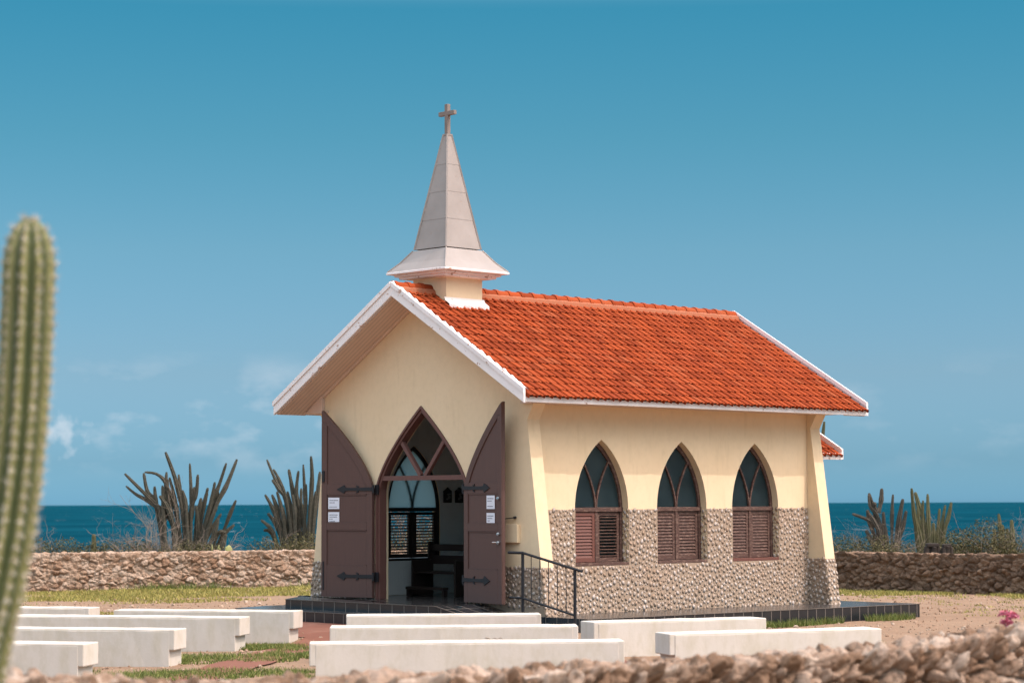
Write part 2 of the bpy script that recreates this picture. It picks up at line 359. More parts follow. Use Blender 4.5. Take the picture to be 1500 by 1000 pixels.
def thing(name, label, cat, loc, group=None, rz=0.):
    o = bpy.data.objects.new(name, None); COL.objects.link(o); o.location = loc; o.rotation_euler = (0, 0, rz); o.empty_display_size = .2
    return tag(o, label, cat, group)

# unit rocks ---------------------------------------------------------------
def ico(sub):
    import bmesh
    bm = bmesh.new(); bmesh.ops.create_icosphere(bm, subdivisions=sub, radius=1)
    V = np.array([v.co[:] for v in bm.verts]); Fc = np.array([[v.index for v in f.verts] for f in bm.faces]); bm.free(); return V, Fc
ICO1, ICO2, ICO3 = ico(1), ico(2), ico(3)
def rocks(n, base, cuts=13, seed=1, rough=.06):
    g = np.random.default_rng(seed); lib = []
    for i in range(n):
        V = base[0].copy()
        for _ in range(cuts):
            nn = g.normal(size=3); nn /= np.linalg.norm(nn); d = g.uniform(.52, .86)
            e = V @ nn - d; V = V - np.where(e > 0, e, 0)[:, None] * nn
        off = g.uniform(0, 50, 3)
        for j, p in enumerate(V):
            V[j] *= 1 + rough * mnoise.fractal(Vector((p * 2.3 + off).tolist()), 1., 2., 3)
        lib.append(V)
    return lib
def rand_rot(g):
    q_ = g.normal(size=4); q_ /= np.linalg.norm(q_); w_, x, y, z = q_
    return np.array([[1 - 2 * (y * y + z * z), 2 * (x * y - z * w_), 2 * (x * z + y * w_)], [2 * (x * y + z * w_), 1 - 2 * (x * x + z * z), 2 * (y * z - x * w_)], [2 * (x * z - y * w_), 2 * (y * z + x * w_), 1 - 2 * (x * x + y * y)]])
def scatter_mesh(name, inst, lib, Fc, mat, parent=None, smooth=False):
    """inst: list of (centre, 3x3 matrix, rnd)"""
    Vs, Fs, rs = [], [], []; nv = len(lib[0])
    for i, (c, A, r) in enumerate(inst):
        Vs.append(lib[i % len(lib)] @ A.T + np.asarray(c)); Fs.append(Fc + i * nv); rs.append(np.full(len(Fc), r))
    return np_mesh(name, np.concatenate(Vs), np.concatenate(Fs), mat, np.concatenate(rs), parent, smooth)

# ------------------------------------------------------------------ ground, sea
WALL_A = Vector((-21.3, -3.4)); WALL_C = Vector((-13.6, 16.9)); WALL_B = Vector((5., 18.7))
def sstep(a, b, x): t_ = np.clip((x - a) / (b - a), 0, 1); return t_ * t_ * (3 - 2 * t_)
def ground_z(x, y):
    x = np.asarray(x, float); y = np.asarray(y, float)
    dep = (x - CAM.x) * FW.x + (y - CAM.y) * FW.y
    z = -.475 + 0 * x
    near = sstep(-4.2, -2.4, y) * (1 - sstep(2.5, 6, np.abs(x))) * (1 - sstep(-.5, 5, y))
    z = z + .135 * near
    z = z + .47 * (1 - sstep(15, 25, dep))
    z = z - np.clip(dep - 66, 0, 1e9) * .13
    z = np.maximum(z, -26)
    z = z + .02 * np.sin(x * .9 + .3 * y) * np.sin(y * .7) * sstep(3, 9, np.hypot(x, y - 3))
    return z
us = np.linspace(-1, 1, 260); ax = np.sign(us) * (45 * np.abs(us) + 420 * np.abs(us) ** 4)
gx, gy = np.meshgrid(ax, ax + 2, indexing='ij'); n_ = len(ax)
V = np.stack([gx.ravel(), gy.ravel(), ground_z(gx.ravel(), gy.ravel())], 1)
ii = (np.arange(n_ - 1)[:, None] * n_ + np.arange(n_ - 1)[None]).ravel()
tag(np_mesh('ground', V, np.stack([ii, ii + n_, ii + n_ + 1, ii + 1], 1), 'ground_soil', smooth=True), kind='structure')
mb = MB(); rr = [120, 400, 1500, 6000, 25000, 90000]; vs = []
for r in rr: vs += [(r * math.cos(a), r * math.sin(a), -21 - (r > 80000) * 40) for a in np.linspace(0, 2 * math.pi, 65)[:-1]]
fs = [(i * 64 + j, i * 64 + (j + 1) % 64, (i + 1) * 64 + (j + 1) % 64, (i + 1) * 64 + j) for i in range(len(rr) - 1) for j in range(64)]
mb.add(vs, fs); tag(mb.build('sea', 'sea_water', recalc=False), kind='structure')
def strip(name, pts, half, mat, dz):
    mb = MB(); P = [Vector(p) for p in pts]; n = 0; vs = []
    fine_ = []
    for a, b in zip(P[:-1], P[1:]):
        k = max(2, int((b - a).length / .35))
        fine_ += [a.lerp(b, i / k) for i in range(k)]
    fine_.append(P[-1])
    m_ = 5
    for i, p in enumerate(fine_):
        d = (fine_[min(i + 1, len(fine_) - 1)] - fine_[max(i - 1, 0)]).normalized(); s_ = Vector((-d.y, d.x))
        for j in range(m_):
            e = (j / (m_ - 1) * 2 - 1) * half * (1 + .08 * math.sin(i * 1.7 + (j > 1) * 2)); x, y = p.x + s_.x * e, p.y + s_.y * e
            vs.append((x, y, float(ground_z(x, y)) + dz))
    mb.add(vs, [(i * m_ + j, (i + 1) * m_ + j, (i + 1) * m_ + j + 1, i * m_ + j + 1) for i in range(len(fine_) - 1) for j in range(m_ - 1)])
    return tag(mb.build(name, mat, recalc=False), kind='structure')
strip('forecourt', [(-3.6, -2.55), (0., -2.5), (3.2, -2.35), (6.0, -2.15)], .98, 'red_paver', .012)
strip('footpath', [(1.3, -3.0), (2.55, -4.75), (4.6, -7.3), (6.6, -9.9)], .36, 'red_paver', .022)
strip('side_footpath', [(4.9, -1.9), (5.95, -2.6), (8.5, -4.15), (11., -6.)], .36, 'red_paver', .026)

# ------------------------------------------------------------------ chapel
CH = thing('chapel', 'small cream chapel with orange tiled roof, grey spire and open brown arched doors', 'chapel', (0, 0, 0))
HX = lambda z: 2.9028 - .1301 * (z - .618)            # outward-leaning edge of the gable wings
SL = .60; RT0 = 5.42                                  # roof slope, top of the rake boards
def soff(x): return RT0 - .27 - SL * abs(x)
def arch(w_, h_, zs, n=14, x0=0.):
    c = (h_ * h_ - w_ * w_) / (2 * w_); rad = w_ + c; a1 = math.acos(c / rad)
    rgt = [(x0 - c + rad * math.cos(a1 * i / n), zs + rad * math.sin(a1 * i / n)) for i in range(n + 1)]
    lft = [(2 * x0 - x, z) for x, z in rgt]
    return lft[:-1] + [(x0, zs + h_)] + rgt[:-1][::-1]          # left spring -> apex -> right spring
fr = lambda u, v, w_: (u, w_, v)                      # front-facing mapping: x, depth y, z
DW, DH, DZ = 1.18, 1.436, 1.90                         # doorway half width, arch height, springing
outl = [(-HX(-.5), -.5), (HX(-.5), -.5), (2.5897, 3.0236), (2.83, soff(2.83)), (0, soff(0)), (-2.83, soff(2.83)), (-2.5897, 3.0236)]
def arch2(w_, h_, zs, n=16, x0=0., p=1.45):        # steeper, straighter pointed arch of the doorway
    rgt = [(x0 + w_ * (1 - (i / n) ** p), zs + h_ * i / n) for i in range(n + 1)]
    lft = [(2 * x0 - x, z) for x, z in rgt]
    return lft[:-1] + [(x0, zs + h_)] + rgt[:-1][::-1]
door_hole = [(-DW, -.02)] + arch2(DW, DH, DZ) + [(DW, -.02)]
mb = MB(); mb.slab([outl, door_hole[::-1]], fr, 0, .28); mb.build('front_wall', 'cream_plaster', CH)
mb = MB(); mb.slab([outl], fr, 7.42, 7.70); mb.build('rear_wall', 'cream_plaster', CH)
WY = [(1.20, 2.51), (3.24, 4.55), (5.25, 6.56)]; ZS, ZT, ZA = .6175, 1.55, 2.7275
WW = .655
def win_loop(y0, y1):
    yc = (y0 + y1) / 2
    return [(yc - WW, ZS)] + arch(WW, ZA - ZT, ZT, 14, yc) + [(yc + WW, ZS)]
XW = 2.5
for sgn in (1, -1):
    mb = MB(); holes = [win_loop(*y)[::-1] for y in WY]
    mb.slab([[(.285, -.5), (7.415, -.5), (7.415, 3.56), (.285, 3.56)]] + holes, lambda u, v, w_: (sgn * w_, u, v), XW - .22, XW)
    mb.build('side_wall', 'cream_plaster', CH)
# inner faces in off-white plaster, floor and ceiling
for sgn in (1, -1):
    mb = MB(); holes = [win_loop(*y)[::-1] for y in WY]
    mb.slab([[(.285, .0), (7.415, .0), (7.415, 3.5), (.285, 3.5)]] + holes, lambda u, v, w_: (sgn * w_, u, v), XW - .235, XW - .223)
    mb.build('inner_wall', 'inner_plaster', CH)
mb = MB(); mb.box(-2.265, 2.265, 7.405, 7.417, 0, 3.5); mb.build('inner_wall', 'inner_plaster', CH)
mb = MB(); mb.box(-2.49, 2.49, .0, 7.41, -.4, -.004); mb.build('floor', 'tile_top', CH)
mb = MB()
mb.add([(0, .283, 4.9), (0, 7.418, 4.9), (2.495, 7.418, 3.42), (2.495, .283, 3.42), (-2.495, 7.418, 3.42), (-2.495, .283, 3.42)], [(0, 1, 2, 3), (0, 5, 4, 1)])
mb.build('ceiling', 'ceiling_wood', CH, recalc=False)

# roof -------------------------------------------------------------------
def tile_slope(name, sgn, y0, y1, z_r, z_e, x_e, rows, pitch, parent):
    A = Vector((sgn * .02, 0, z_r)); B = Vector((sgn * x_e, 0, z_e)); s_ = B - A; nrm = Vector((-sgn * s_.z * sgn, 0, abs(s_.x))).normalized()
    nrm = Vector((sgn * abs(s_.z), 0, abs(s_.x))).normalized()
    ncol = int(round((y1 - y0) / pitch)); pitch = (y1 - y0) / ncol
    prof = [(0, -.05), (.07, -.048), (.085, .010), (.16, .030), (.28, .037), (.40, .032), (.50, .016), (.56, -.020), (.60, -.018), (.65, .010), (.76, .020), (.88, .014), (.985, .0)]
    k = len(prof); ncols = ncol * k + 1
    V, Fc, rn = [], [], []
    g = np.random.default_rng(11)
    yy = np.array([y0 + (c + u) * pitch for c in range(ncol) for u, _ in prof] + [y1])
    hh = np.array([h for c in range(ncol) for _, h in prof] + [prof[0][1]])
    rowh = []
    for r in range(rows): rowh += [(r / rows, 0.), ((r + 1) / rows + .010, 1.)]
    wob = np.repeat(g.normal(0, .0035, (rows, ncol)), k, axis=1); wob = np.concatenate([wob, wob[:, -1:]], 1)
    bb = np.array([.034 if (.54 < u < .64 or u < .09) else .022 if u > .6 else .012 for c in range(ncol) for u, _ in prof] + [.02])
    for i, (t_, b_) in enumerate(rowh):
        sl = np.repeat(g.normal(0, .004, ncol), k); sl = np.append(sl, sl[-1])
        tt = t_ + (sl if b_ else 0 * sl) / abs(s_.length)
        H = hh + b_ * bb + wob[i // 2] * (1 if b_ else 0)
        P = np.array(A)[None] + np.outer(tt, np.array(s_)) + np.outer(H, np.array(nrm)); P[:, 1] += yy
        V.append(P)
    V = np.concatenate(V); tr = g.uniform(0, 1, (rows, ncol))
    for i in range(len(rowh) - 1):
        a = i * ncols + np.arange(ncols - 1)
        q_ = np.stack([a, a + ncols, a + ncols + 1, a + 1], 1) if sgn > 0 else np.stack([a, a + 1, a + ncols + 1, a + ncols], 1)
        Fc.append(q_); rn.append(np.repeat(tr[min(rows - 1, i // 2)], k) if i % 2 == 0 else np.full(ncols - 1, 0.))
    return np_mesh(name, V, np.concatenate(Fc), 'roof_tile', np.concatenate(rn), parent)
YF, YR, XE = -.692, 8.384, 3.214
zr = RT0 - .105; ze_ = zr - SL * (XE + .035)
for sgn in (1, -1): tile_slope('roof_tiles', sgn, YF + .05, YR - .07, zr, ze_, XE + .035, 16, .18, CH)
def rake(y0, y1, half, top, dep, parent, seam=True):
    for sgn in (1, -1):
        mb = MB(); 
        o_ = [(0, top), (sgn * half, top - SL * half), (sgn * half, top - SL * half - dep), (0, top - dep)]
        mb.slab([o_], fr, y0, y1)
        ob = mb.build('rake_board', 'white_paint', parent, bevel=.006)
        if seam:
            mb = MB(); mb.slab([[(sgn * .01, top + .012), (sgn * (half + .012), top - SL * (half + .012) + .012), (sgn * (half + .012), top - SL * (half + .012) - .075), (sgn * .01, top - .075)]], fr, y0 - .022, y0 - .003)
            mb.build('rake_trim', 'white_paint', ob, bevel=.004)
rake(YF, YF + .045, XE, RT0, .235, CH)
for sgn in (1, -1):                                   # lumpy painted mortar that beds the verge tiles on the rake board
    g = random.Random(12 + sgn); mb = MB(); vs = []; n = 90
    for i in range(n + 1):
        x = XE * i / n; h = .012 + .022 * (i % 5 in (1, 2)) + g.uniform(-.008, .016); z = RT0 - SL * x
        vs += [(sgn * x, YF + .002, z - .01), (sgn * x, YF + .004 + g.uniform(0, .006), z + h * .8), (sgn * x, YF + .05, z + h), (sgn * x, YF + .1 + g.uniform(0, .03), z - .03)]
    mb.add(vs, [(i * 4 + j, i * 4 + j + 1, (i + 1) * 4 + j + 1, (i + 1) * 4 + j) for i in range(n) for j in range(3)]); mb.build('verge_mortar', 'white_paint', CH)
rake(YR - .05, YR, XE, RT0 + .025, .25, CH)
for sgn in (1, -1):
    mb = MB(); mb.box(sgn * XE - .02 * (1 + sgn) , sgn * XE + .02 * (1 - sgn), YF + .05, YR - .055, 3.272, 3.362); mb.build('eave_fascia', 'white_paint', CH, bevel=.005)
    # boxed soffit along the side wall and the sloping soffits under the gable overhangs
    mb = MB(); mb.box(*sorted((sgn * 2.5, sgn * (XE - .045))), -.07, 7.78, 3.285, 3.32); mb.build('eave_soffit', 'soffit_paint', CH)
    mb = MB(); mb.slab([[(sgn * 2.60, 3.281), (sgn * 3.10, 3.281), (sgn * 2.60, soff(2.60) + .02)]], fr, -.068, -.004); mb.build('soffit_end', 'soffit_paint', CH)
    for a, b in ((YF + .048, -.003), (7.703, YR - .053)):
        mb = MB(); x1 = XE - .05
        mb.slab([[(0, soff(0) + .01), (sgn * x1, soff(x1) + .01), (sgn * x1, soff(x1) + .05), (0, soff(0) + .05)]], fr, a, b); mb.build('gable_soffit', 'soffit_paint', CH)
    mb = MB(); mb.slab([[(sgn * .01, RT0 - .175), (sgn * XE * .98, RT0 - .175 - SL * XE * .98), (sgn * XE * .98, RT0 - .2 - SL * XE * .98), (sgn * .01, RT0 - .2)]], fr, YF + .05, YR - .055); mb.build('roof_deck', 'ceiling_wood', CH)
    mb = MB(); mb.bar((sgn * .03, -.03, soff(0) - .005), (sgn * 2.84, -.03, soff(2.84) - .005), .05, .06, (0, 1, 0)); mb.build('gable_trim', 'soffit_paint', CH)
def ridge(name, y0, y1, z, rad, step, parent):
    mb = MB(); n = int((y1 - y0) / step); step = (y1 - y0) / n; g = random.Random(3)
    for i in range(n):
        a = y0 + i * step; vs = []; m_ = 9; dz = g.uniform(-.006, .006)
        for (yy, r) in ((a - .03, rad * 1.10), (a + .04, rad * 1.10), (a + .045, rad * .98), (a + step, rad * .94)):
            for j in range(m_):
                t_ = math.pi * (j / (m_ - 1)) * 1.1 - .05 * math.pi; vs.append((r * math.cos(t_), yy, z + dz + r * math.sin(t_) - rad * .95))
        fs = [(k * m_ + j, k * m_ + j + 1, (k + 1) * m_ + j + 1, (k + 1) * m_ + j) for k in range(3) for j in range(m_ - 1)]
        fs += [tuple(range(m_)), tuple(range(3 * m_, 4 * m_))]
        mb.add(vs, fs, g.random())
    mb.build(name, 'roof_tile', parent)
    mb = MB(); 
    for sgn in (1, -1):
        mb.slab([[(sgn * .0, z - .02), (sgn * .15, z - .115), (sgn * .17, z - .19), (0, z - .12)]], fr, y0, y1)
    mb.build('ridge_bedding', 'ridge_mortar', parent)
ridge('ridge_tiles', YF + .06, YR - .06, RT0 + .015, .11, .29, CH)

# lower roofed sanctuary behind -------------------------------------------
AT = 3.94; AX = 2.1; AY1 = 9.066
mb = MB(); mb.slab([[(-1.7, -.5), (1.7, -.5), (1.7, AT - .25 - SL * 1.7), (0, AT - .25), (-1.7, AT - .25 - SL * 1.7)]], fr, 7.703, 8.6); mb.build('sanctuary_wall', 'cream_plaster', CH)
for sgn in (1, -1):
    tile_slope('sanctuary_tiles', sgn, 7.72, AY1 - .07, AT - .13, AT - .13 - SL * AX, AX + .02, 10, .18, CH)
    mb = MB(); mb.box(*sorted((sgn * AX, sgn * (AX - .04))), 7.72, AY1 - .05, 2.475, 2.60); mb.build('eave_fascia', 'white_paint', CH, bevel=.005)
    mb = MB(); mb.slab([[(0, AT - .2), (sgn * AX * .97, AT - .2 - SL * AX * .97), (sgn * AX * .97, AT - .24 - SL * AX * .97), (0, AT - .24)]], fr, 7.71, AY1 - .05); mb.build('roof_deck', 'ceiling_wood', CH)
rake(AY1 - .05, AY1, AX, AT, .2, CH, False)

# spire ---------------------------------------------------------------------
YS = .62
def frusta(mb, levels, yc=YS, mi=0):
    vs = []
    for h, z in levels: vs += [(-h, yc - h, z), (h, yc - h, z), (h, yc + h, z), (-h, yc + h, z)]
    fs = [(i * 4 + j, i * 4 + (j + 1) % 4, (i + 1) * 4 + (j + 1) % 4, (i + 1) * 4 + j) for i in range(len(levels) - 1) for j in range(4)]
    fs += [(3, 2, 1, 0), tuple((len(levels) - 1) * 4 + j for j in range(4))]
    mb.add(vs, fs, 0, mi)
mb = MB(); mb.box(-.425, .425, YS - .425, YS + .425, 4.75, 5.6); mb.build('spire_base', 'cream_plaster', CH)
for sgn in (1, -1):
    mb = MB(); x0, x1 = .427, .56
    zf = lambda x: RT0 - .105 - SL * x + .085
    vs = []; nn = 22
    for i in range(nn + 1):
        y = YS - .47 + .94 * i / nn
        xe = x1 + (.028 if i % 2 else -.005) + .01 * math.sin(i * 2.3)
        vs += [(sgn * x0, y, zf(x0) + .05), (sgn * x0 * 1.06, y, zf(x0 * 1.06) + .01), (sgn * xe, y, zf(xe) + .004), (sgn * xe, y, zf(xe) - .05)]
    mb.add(vs, [(i * 4 + j, i * 4 + j + 1, (i + 1) * 4 + j + 1, (i + 1) * 4 + j) for i in range(nn) for j in range(3)])
    mb.build('spire_flashing', 'white_paint', CH)
mb = MB(); frusta(mb, [(.44, 5.545), (.60, 5.552), (.60, 5.585), (.66, 5.592), (.66, 5.625), (.5, 5.628)]); mb.build('spire_cornice', 'white_paint', CH)
mb = MB(); frusta(mb, [(.72, 5.628), (.762, 5.634), (.762, 5.668), (.745, 5.675)]); mb.build('spire_drip_edge', 'white_paint', CH, bevel=.004)
mb = MB(); frusta(mb, [(.748, 5.676), (.595, 5.83), (.43, 6.05), (.36, 6.06)]); fl = mb.build('spire_skirt', 'spire_metal', CH)
mb = MB(); lv = []
zz = [6.06, 6.58, 7.07, 7.56, 8.08]
hz = lambda z: .405 + (.053 - .405) * (z - 6.06) / (8.08 - 6.06)
for i in range(4):
    lv += [(hz(zz[i]) + .006, zz[i] + (0 if i else .012)), (hz(zz[i + 1]) + .002, zz[i + 1])]
frusta(mb, lv + [(.062, 8.082), (.062, 8.11), (.04, 8.115)]); sp = mb.build('spire', 'spire_metal', CH)
mb = MB()
for sx in (1, -1):
    for sy in (1, -1):
        mb.bar((sx * (hz(6.07) + .012), YS + sy * (hz(6.07) + .012), 6.07), (sx * .055, YS + sy * .055, 8.09), .026, .026)
        mb.tube([(sx * .748, YS + sy * .748, 5.68), (sx * .595, YS + sy * .595, 5.835), (sx * .43, YS + sy * .43, 6.055)], .013, 6)
mb.build('corner_strip', 'spire_metal', sp)
mb = MB(); mb.box(-.038, .038, YS - .038, YS + .038, 8.11, 8.64); mb.box(-.20, -.0385, YS - .035, YS + .035, 8.44, 8.515); mb.box(.0385, .20, YS - .035, YS + .035, 8.44, 8.515)
mb.build('cross', 'cross_paint', CH, bevel=.006)

# doorway, doors --------------------------------------------------------------
def ring(w_, h_, zs, t_, zb, x0=0., n=14, arch=arch):
    o_ = [(x0 - w_, zb)] + arch(w_, h_, zs, n, x0) + [(x0 + w_, zb)]
    i_ = [(x0 - w_ + t_, zb)] + arch(w_ - t_, h_ - t_ * 1.35, zs, n, x0) + [(x0 + w_ - t_, zb)]
    return o_ + i_[::-1]
mb = MB(); mb.slab([ring(DW - .003, DH - .004, DZ, .042, .0, arch=arch2)], fr, -.025, .03); mb.slab([ring(DW - .042, DH - .06, DZ, .045, .0, arch=arch2)], fr, .005, .16)
df = mb.build('door_frame', 'frame_paint', CH, bevel=.004)
mb = MB(); mb.box(-1.075, 1.075, .012, .10, 2.06, 2.14)
for sgn in (1, -1): mb.bar((sgn * .06, .055, 2.14), (sgn * .70, .055, 2.905), .07, .07, (0, 1, 0))
mb.build('transom', 'frame_paint', df)
def leaf(sgn, ang):
    th = .055; W_ = 1.165; hx = sgn * (DW + .008)
    ca, sa = math.cos(R(ang)), math.sin(R(ang))
    o = Vector((hx, -.03, .025))
    U = Vector((sgn * ca, -sa, 0)); Nn = Vector((-sgn * sa * sgn, 0, 0)); Nn = Vector((-sa * sgn, -ca, 0))    # outward (towards the viewer)
    mp_ = lambda u, v, w_: tuple(o + U * u + Nn * w_ + Vector((0, 0, v)))
    # half pointed arch: hinge side springs at DZ, free edge reaches the apex
    def crv(w_, off, n=22):
        pts = []
        for i in range(n + 1):
            t_ = i / n; x_, z_ = DW * (1 - t_ ** 1.45), DZ + DH * t_
            tx, tz = -DW * 1.45 * max(t_, .004) ** .45, DH; l_ = math.hypot(tx, tz)
            x_, z_ = x_ - off * tz / l_, z_ + off * tx / l_
            pts.append((DW - x_, z_ - .025))
        return [p for p in pts if p[0] <= w_]
    top = crv(W_, .0) + [(W_, DZ + DH - .04)]
    mb = MB(); mb.slab([[(0, 0), *[(min(u, W_), v) for u, v in top], (W_, 0)]], mp_, 0., th)
    d = mb.build('door', 'door_paint', CH, bevel=.004)
    # rails, stiles and raised edge on the face
    mb = MB(); e = th + .018
    st = .125
    def rect(u0, u1, v0, v1): mb.slab([[(u0, v0), (u1, v0), (u1, v1), (u0, v1)]], mp_, th + .001, e)
    ht = DZ - .1
    rect(.0, st, .0, ht); rect(W_ - st, W_, 0, DZ + DH - .26)
    for v0, v1 in ((0, .55), (1.18, 1.30), (1.80, 1.98)): rect(st + .001, W_ - st - .001, v0, v1)
    inn = [p for p in crv(W_ - st - .002, st) ]
    outp = [(min(u, W_), v) for u, v in crv(W_, .001)]
    poly = [(0.001, ht + .001)] + outp + [(W_ - .001, DZ + DH - .05), (W_ - .001, DZ + DH - .258)] + [(W_ - st + .001, DZ + DH - .258)] + inn[::-1]
    poly = poly + [(st, ht + .001)]
    try: mb.slab([poly], mp_, th + .001, e)
    except Exception: pass
    mb.build('door_rail', 'door_paint', d, bevel=.004)
    mb = MB()
    for u0, u1, v0, v1 in ((st, W_ - st, .55, 1.18), (st, W_ - st, 1.30, 1.80)):
        for a, b in (((u0, v0), (u1, v0)), ((u1, v0), (u1, v1)), ((u1, v1), (u0, v1)), ((u0, v1), (u0, v0))):
            mid = Vector(((u0 + u1) / 2, (v0 + v1) / 2)); A = Vector(a).lerp(mid, .035); B = Vector(b).lerp(mid, .035)
            mb.bar(mp_(A.x, A.y, th + .006), mp_(B.x, B.y, th + .006), .016, .016)
    mb.build('door_moulding', 'door_paint', d)
    for z in (.37, 1.89):
        mb = MB(); L_ = .80 if sgn < 0 else .82
        h = .034
        sh = [(-.02, -h), (.30, -h * .8), (.30, -h * 1.5), (.36, -h * 2.), (.33, -h * .8), (.52, -h * .75), (L_ - .2, -h * .9), (L_ - .17, -h * 2.2), (L_, 0), (L_ - .17, h * 2.2), (L_ - .2, h * .9), (.52, h * .75), (.33, h * .8), (.36, h * 2.), (.30, h * 1.5), (.30, h * .8), (-.02, h)]
        mb.slab([[(u, v + z) for u, v in sh]], mp_, e + .001, e + .014)
        mb.tube([mp_(-.025, z - .07, e), mp_(-.025, z + .07, e)], .02, 8)
        mb.build('strap_hinge', 'iron', d)
        mb = MB(); mb.box(*sorted((sgn * (DW - .10), sgn * (DW - .005))), -.045, -.027, z - .07, z + .1); mb.build('hinge_plate', 'iron', df)
    if sgn > 0:
        for z in (1.72, 1.14, 1.0):
            mb = MB(); mb.tube([mp_(W_ - .07, z, e), mp_(W_ - .07, z, e + .03)], .028, 10)
            mb.tube([mp_(W_ - .07, z, e + .03), mp_(W_ - .07, z, e + .05)], .018, 10); mb.build('door_knob', 'steel', d)
        mb = MB()
        mb.tube([mp_(W_ - .07, 1.0, e + .05), mp_(W_ - .19, 1.0, e + .055)], .014, 8)
        mb.build('door_handle', 'steel', d)
    else:
        mb = MB(); mb.tube([mp_(W_ - .05, 2.02, e), mp_(W_ - .05, 2.22, e)], .03, 8); mb.build('door_latch', 'iron', d); mb = MB(); mb.tube([mp_(W_ - .05, .12, e), mp_(W_ - .05, .62, e)], .016, 8); mb.build('door_bolt', 'iron', d)
    return mp_, e
mpL, eL = leaf(-1, 10); mpR, eR = leaf(1, 11.)
def notice(mp_, e, u0, u1, v0, v1, lines, label):
    mb = MB(); mb.slab([[(u0, v0), (u1, v0), (u1, v1), (u0, v1)]], mp_, e + .002, e + .006)
    c = Vector(mp_((u0 + u1) / 2, v0, e))
    o = mb.build('notice_sheet', 'paper', loc=c); tag(o, label, 'notice', 'paper notices taped to the open doors')
    g = random.Random(len(label)); sg = 1 if Vector(mp_(1, 0, 0)).x > Vector(mp_(0, 0, 0)).x else -1
    for fr_, ln in lines:
        mb = MB()
        z = v0 + (v1 - v0) * fr_; a = u0 + .03 if sg > 0 else u1 - .03; x = 0
        while x < ln * (u1 - u0 - .06):
            wd = g.uniform(.008, .02)
            q0, q1 = sorted((a + sg * x, a + sg * (x + wd)))
            mb.slab([[(q0, z), (q1, z), (q1, z + .014), (q0, z + .014)]], mp_, e + .0065, e + .0075); x += wd + .007
        mb.v = [(a_ - c.x, b_ - c.y, d_ - c.z) for a_, b_, d_ in mb.v]
        t_ = mb.build('printed_line', 'ink'); t_.parent = o
f0 = .0605
notice(mpL, f0, .755, 1.01, 1.545, 1.745, [(.72, .98), (.52, .6), (.14, .9)], 'white notice on the left door leaf, the higher of its two sheets')
notice(mpL, f0, .755, 1.01, 1.29, 1.49, [(.72, .98), (.54, .86), (.36, .35), (.16, .6)], 'white notice on the left door leaf, the lower of its two sheets, four printed lines')
notice(mpR, f0, .70, .945, 1.545, 1.765, [(.74, .98), (.56, .6), (.16, .9)], 'white notice on the right door leaf beside the hinge arrow, higher of its two sheets')
notice(mpR, f0, .70, .945, 1.26, 1.48, [(.74, .98), (.56, .8), (.38, .4), (.18, .6)], 'white notice on the right door leaf above the handle, lower of its two sheets')
mb = MB(); mb.box(2.08, 2.42, -.07, -.002, 1.02, 1.32); mb.build('wall_box', 'cream_plaster', CH, bevel=.006)
mb = MB(); mb.tube([(2.0, -.02, 1.40), (2.32, -.05, 1.425)], .008, 6); mb.tube([(2.32, -.05, 1.425), (2.33, -.01, 1.43)], .022, 8); mb.build('wall_hook', 'iron', CH)

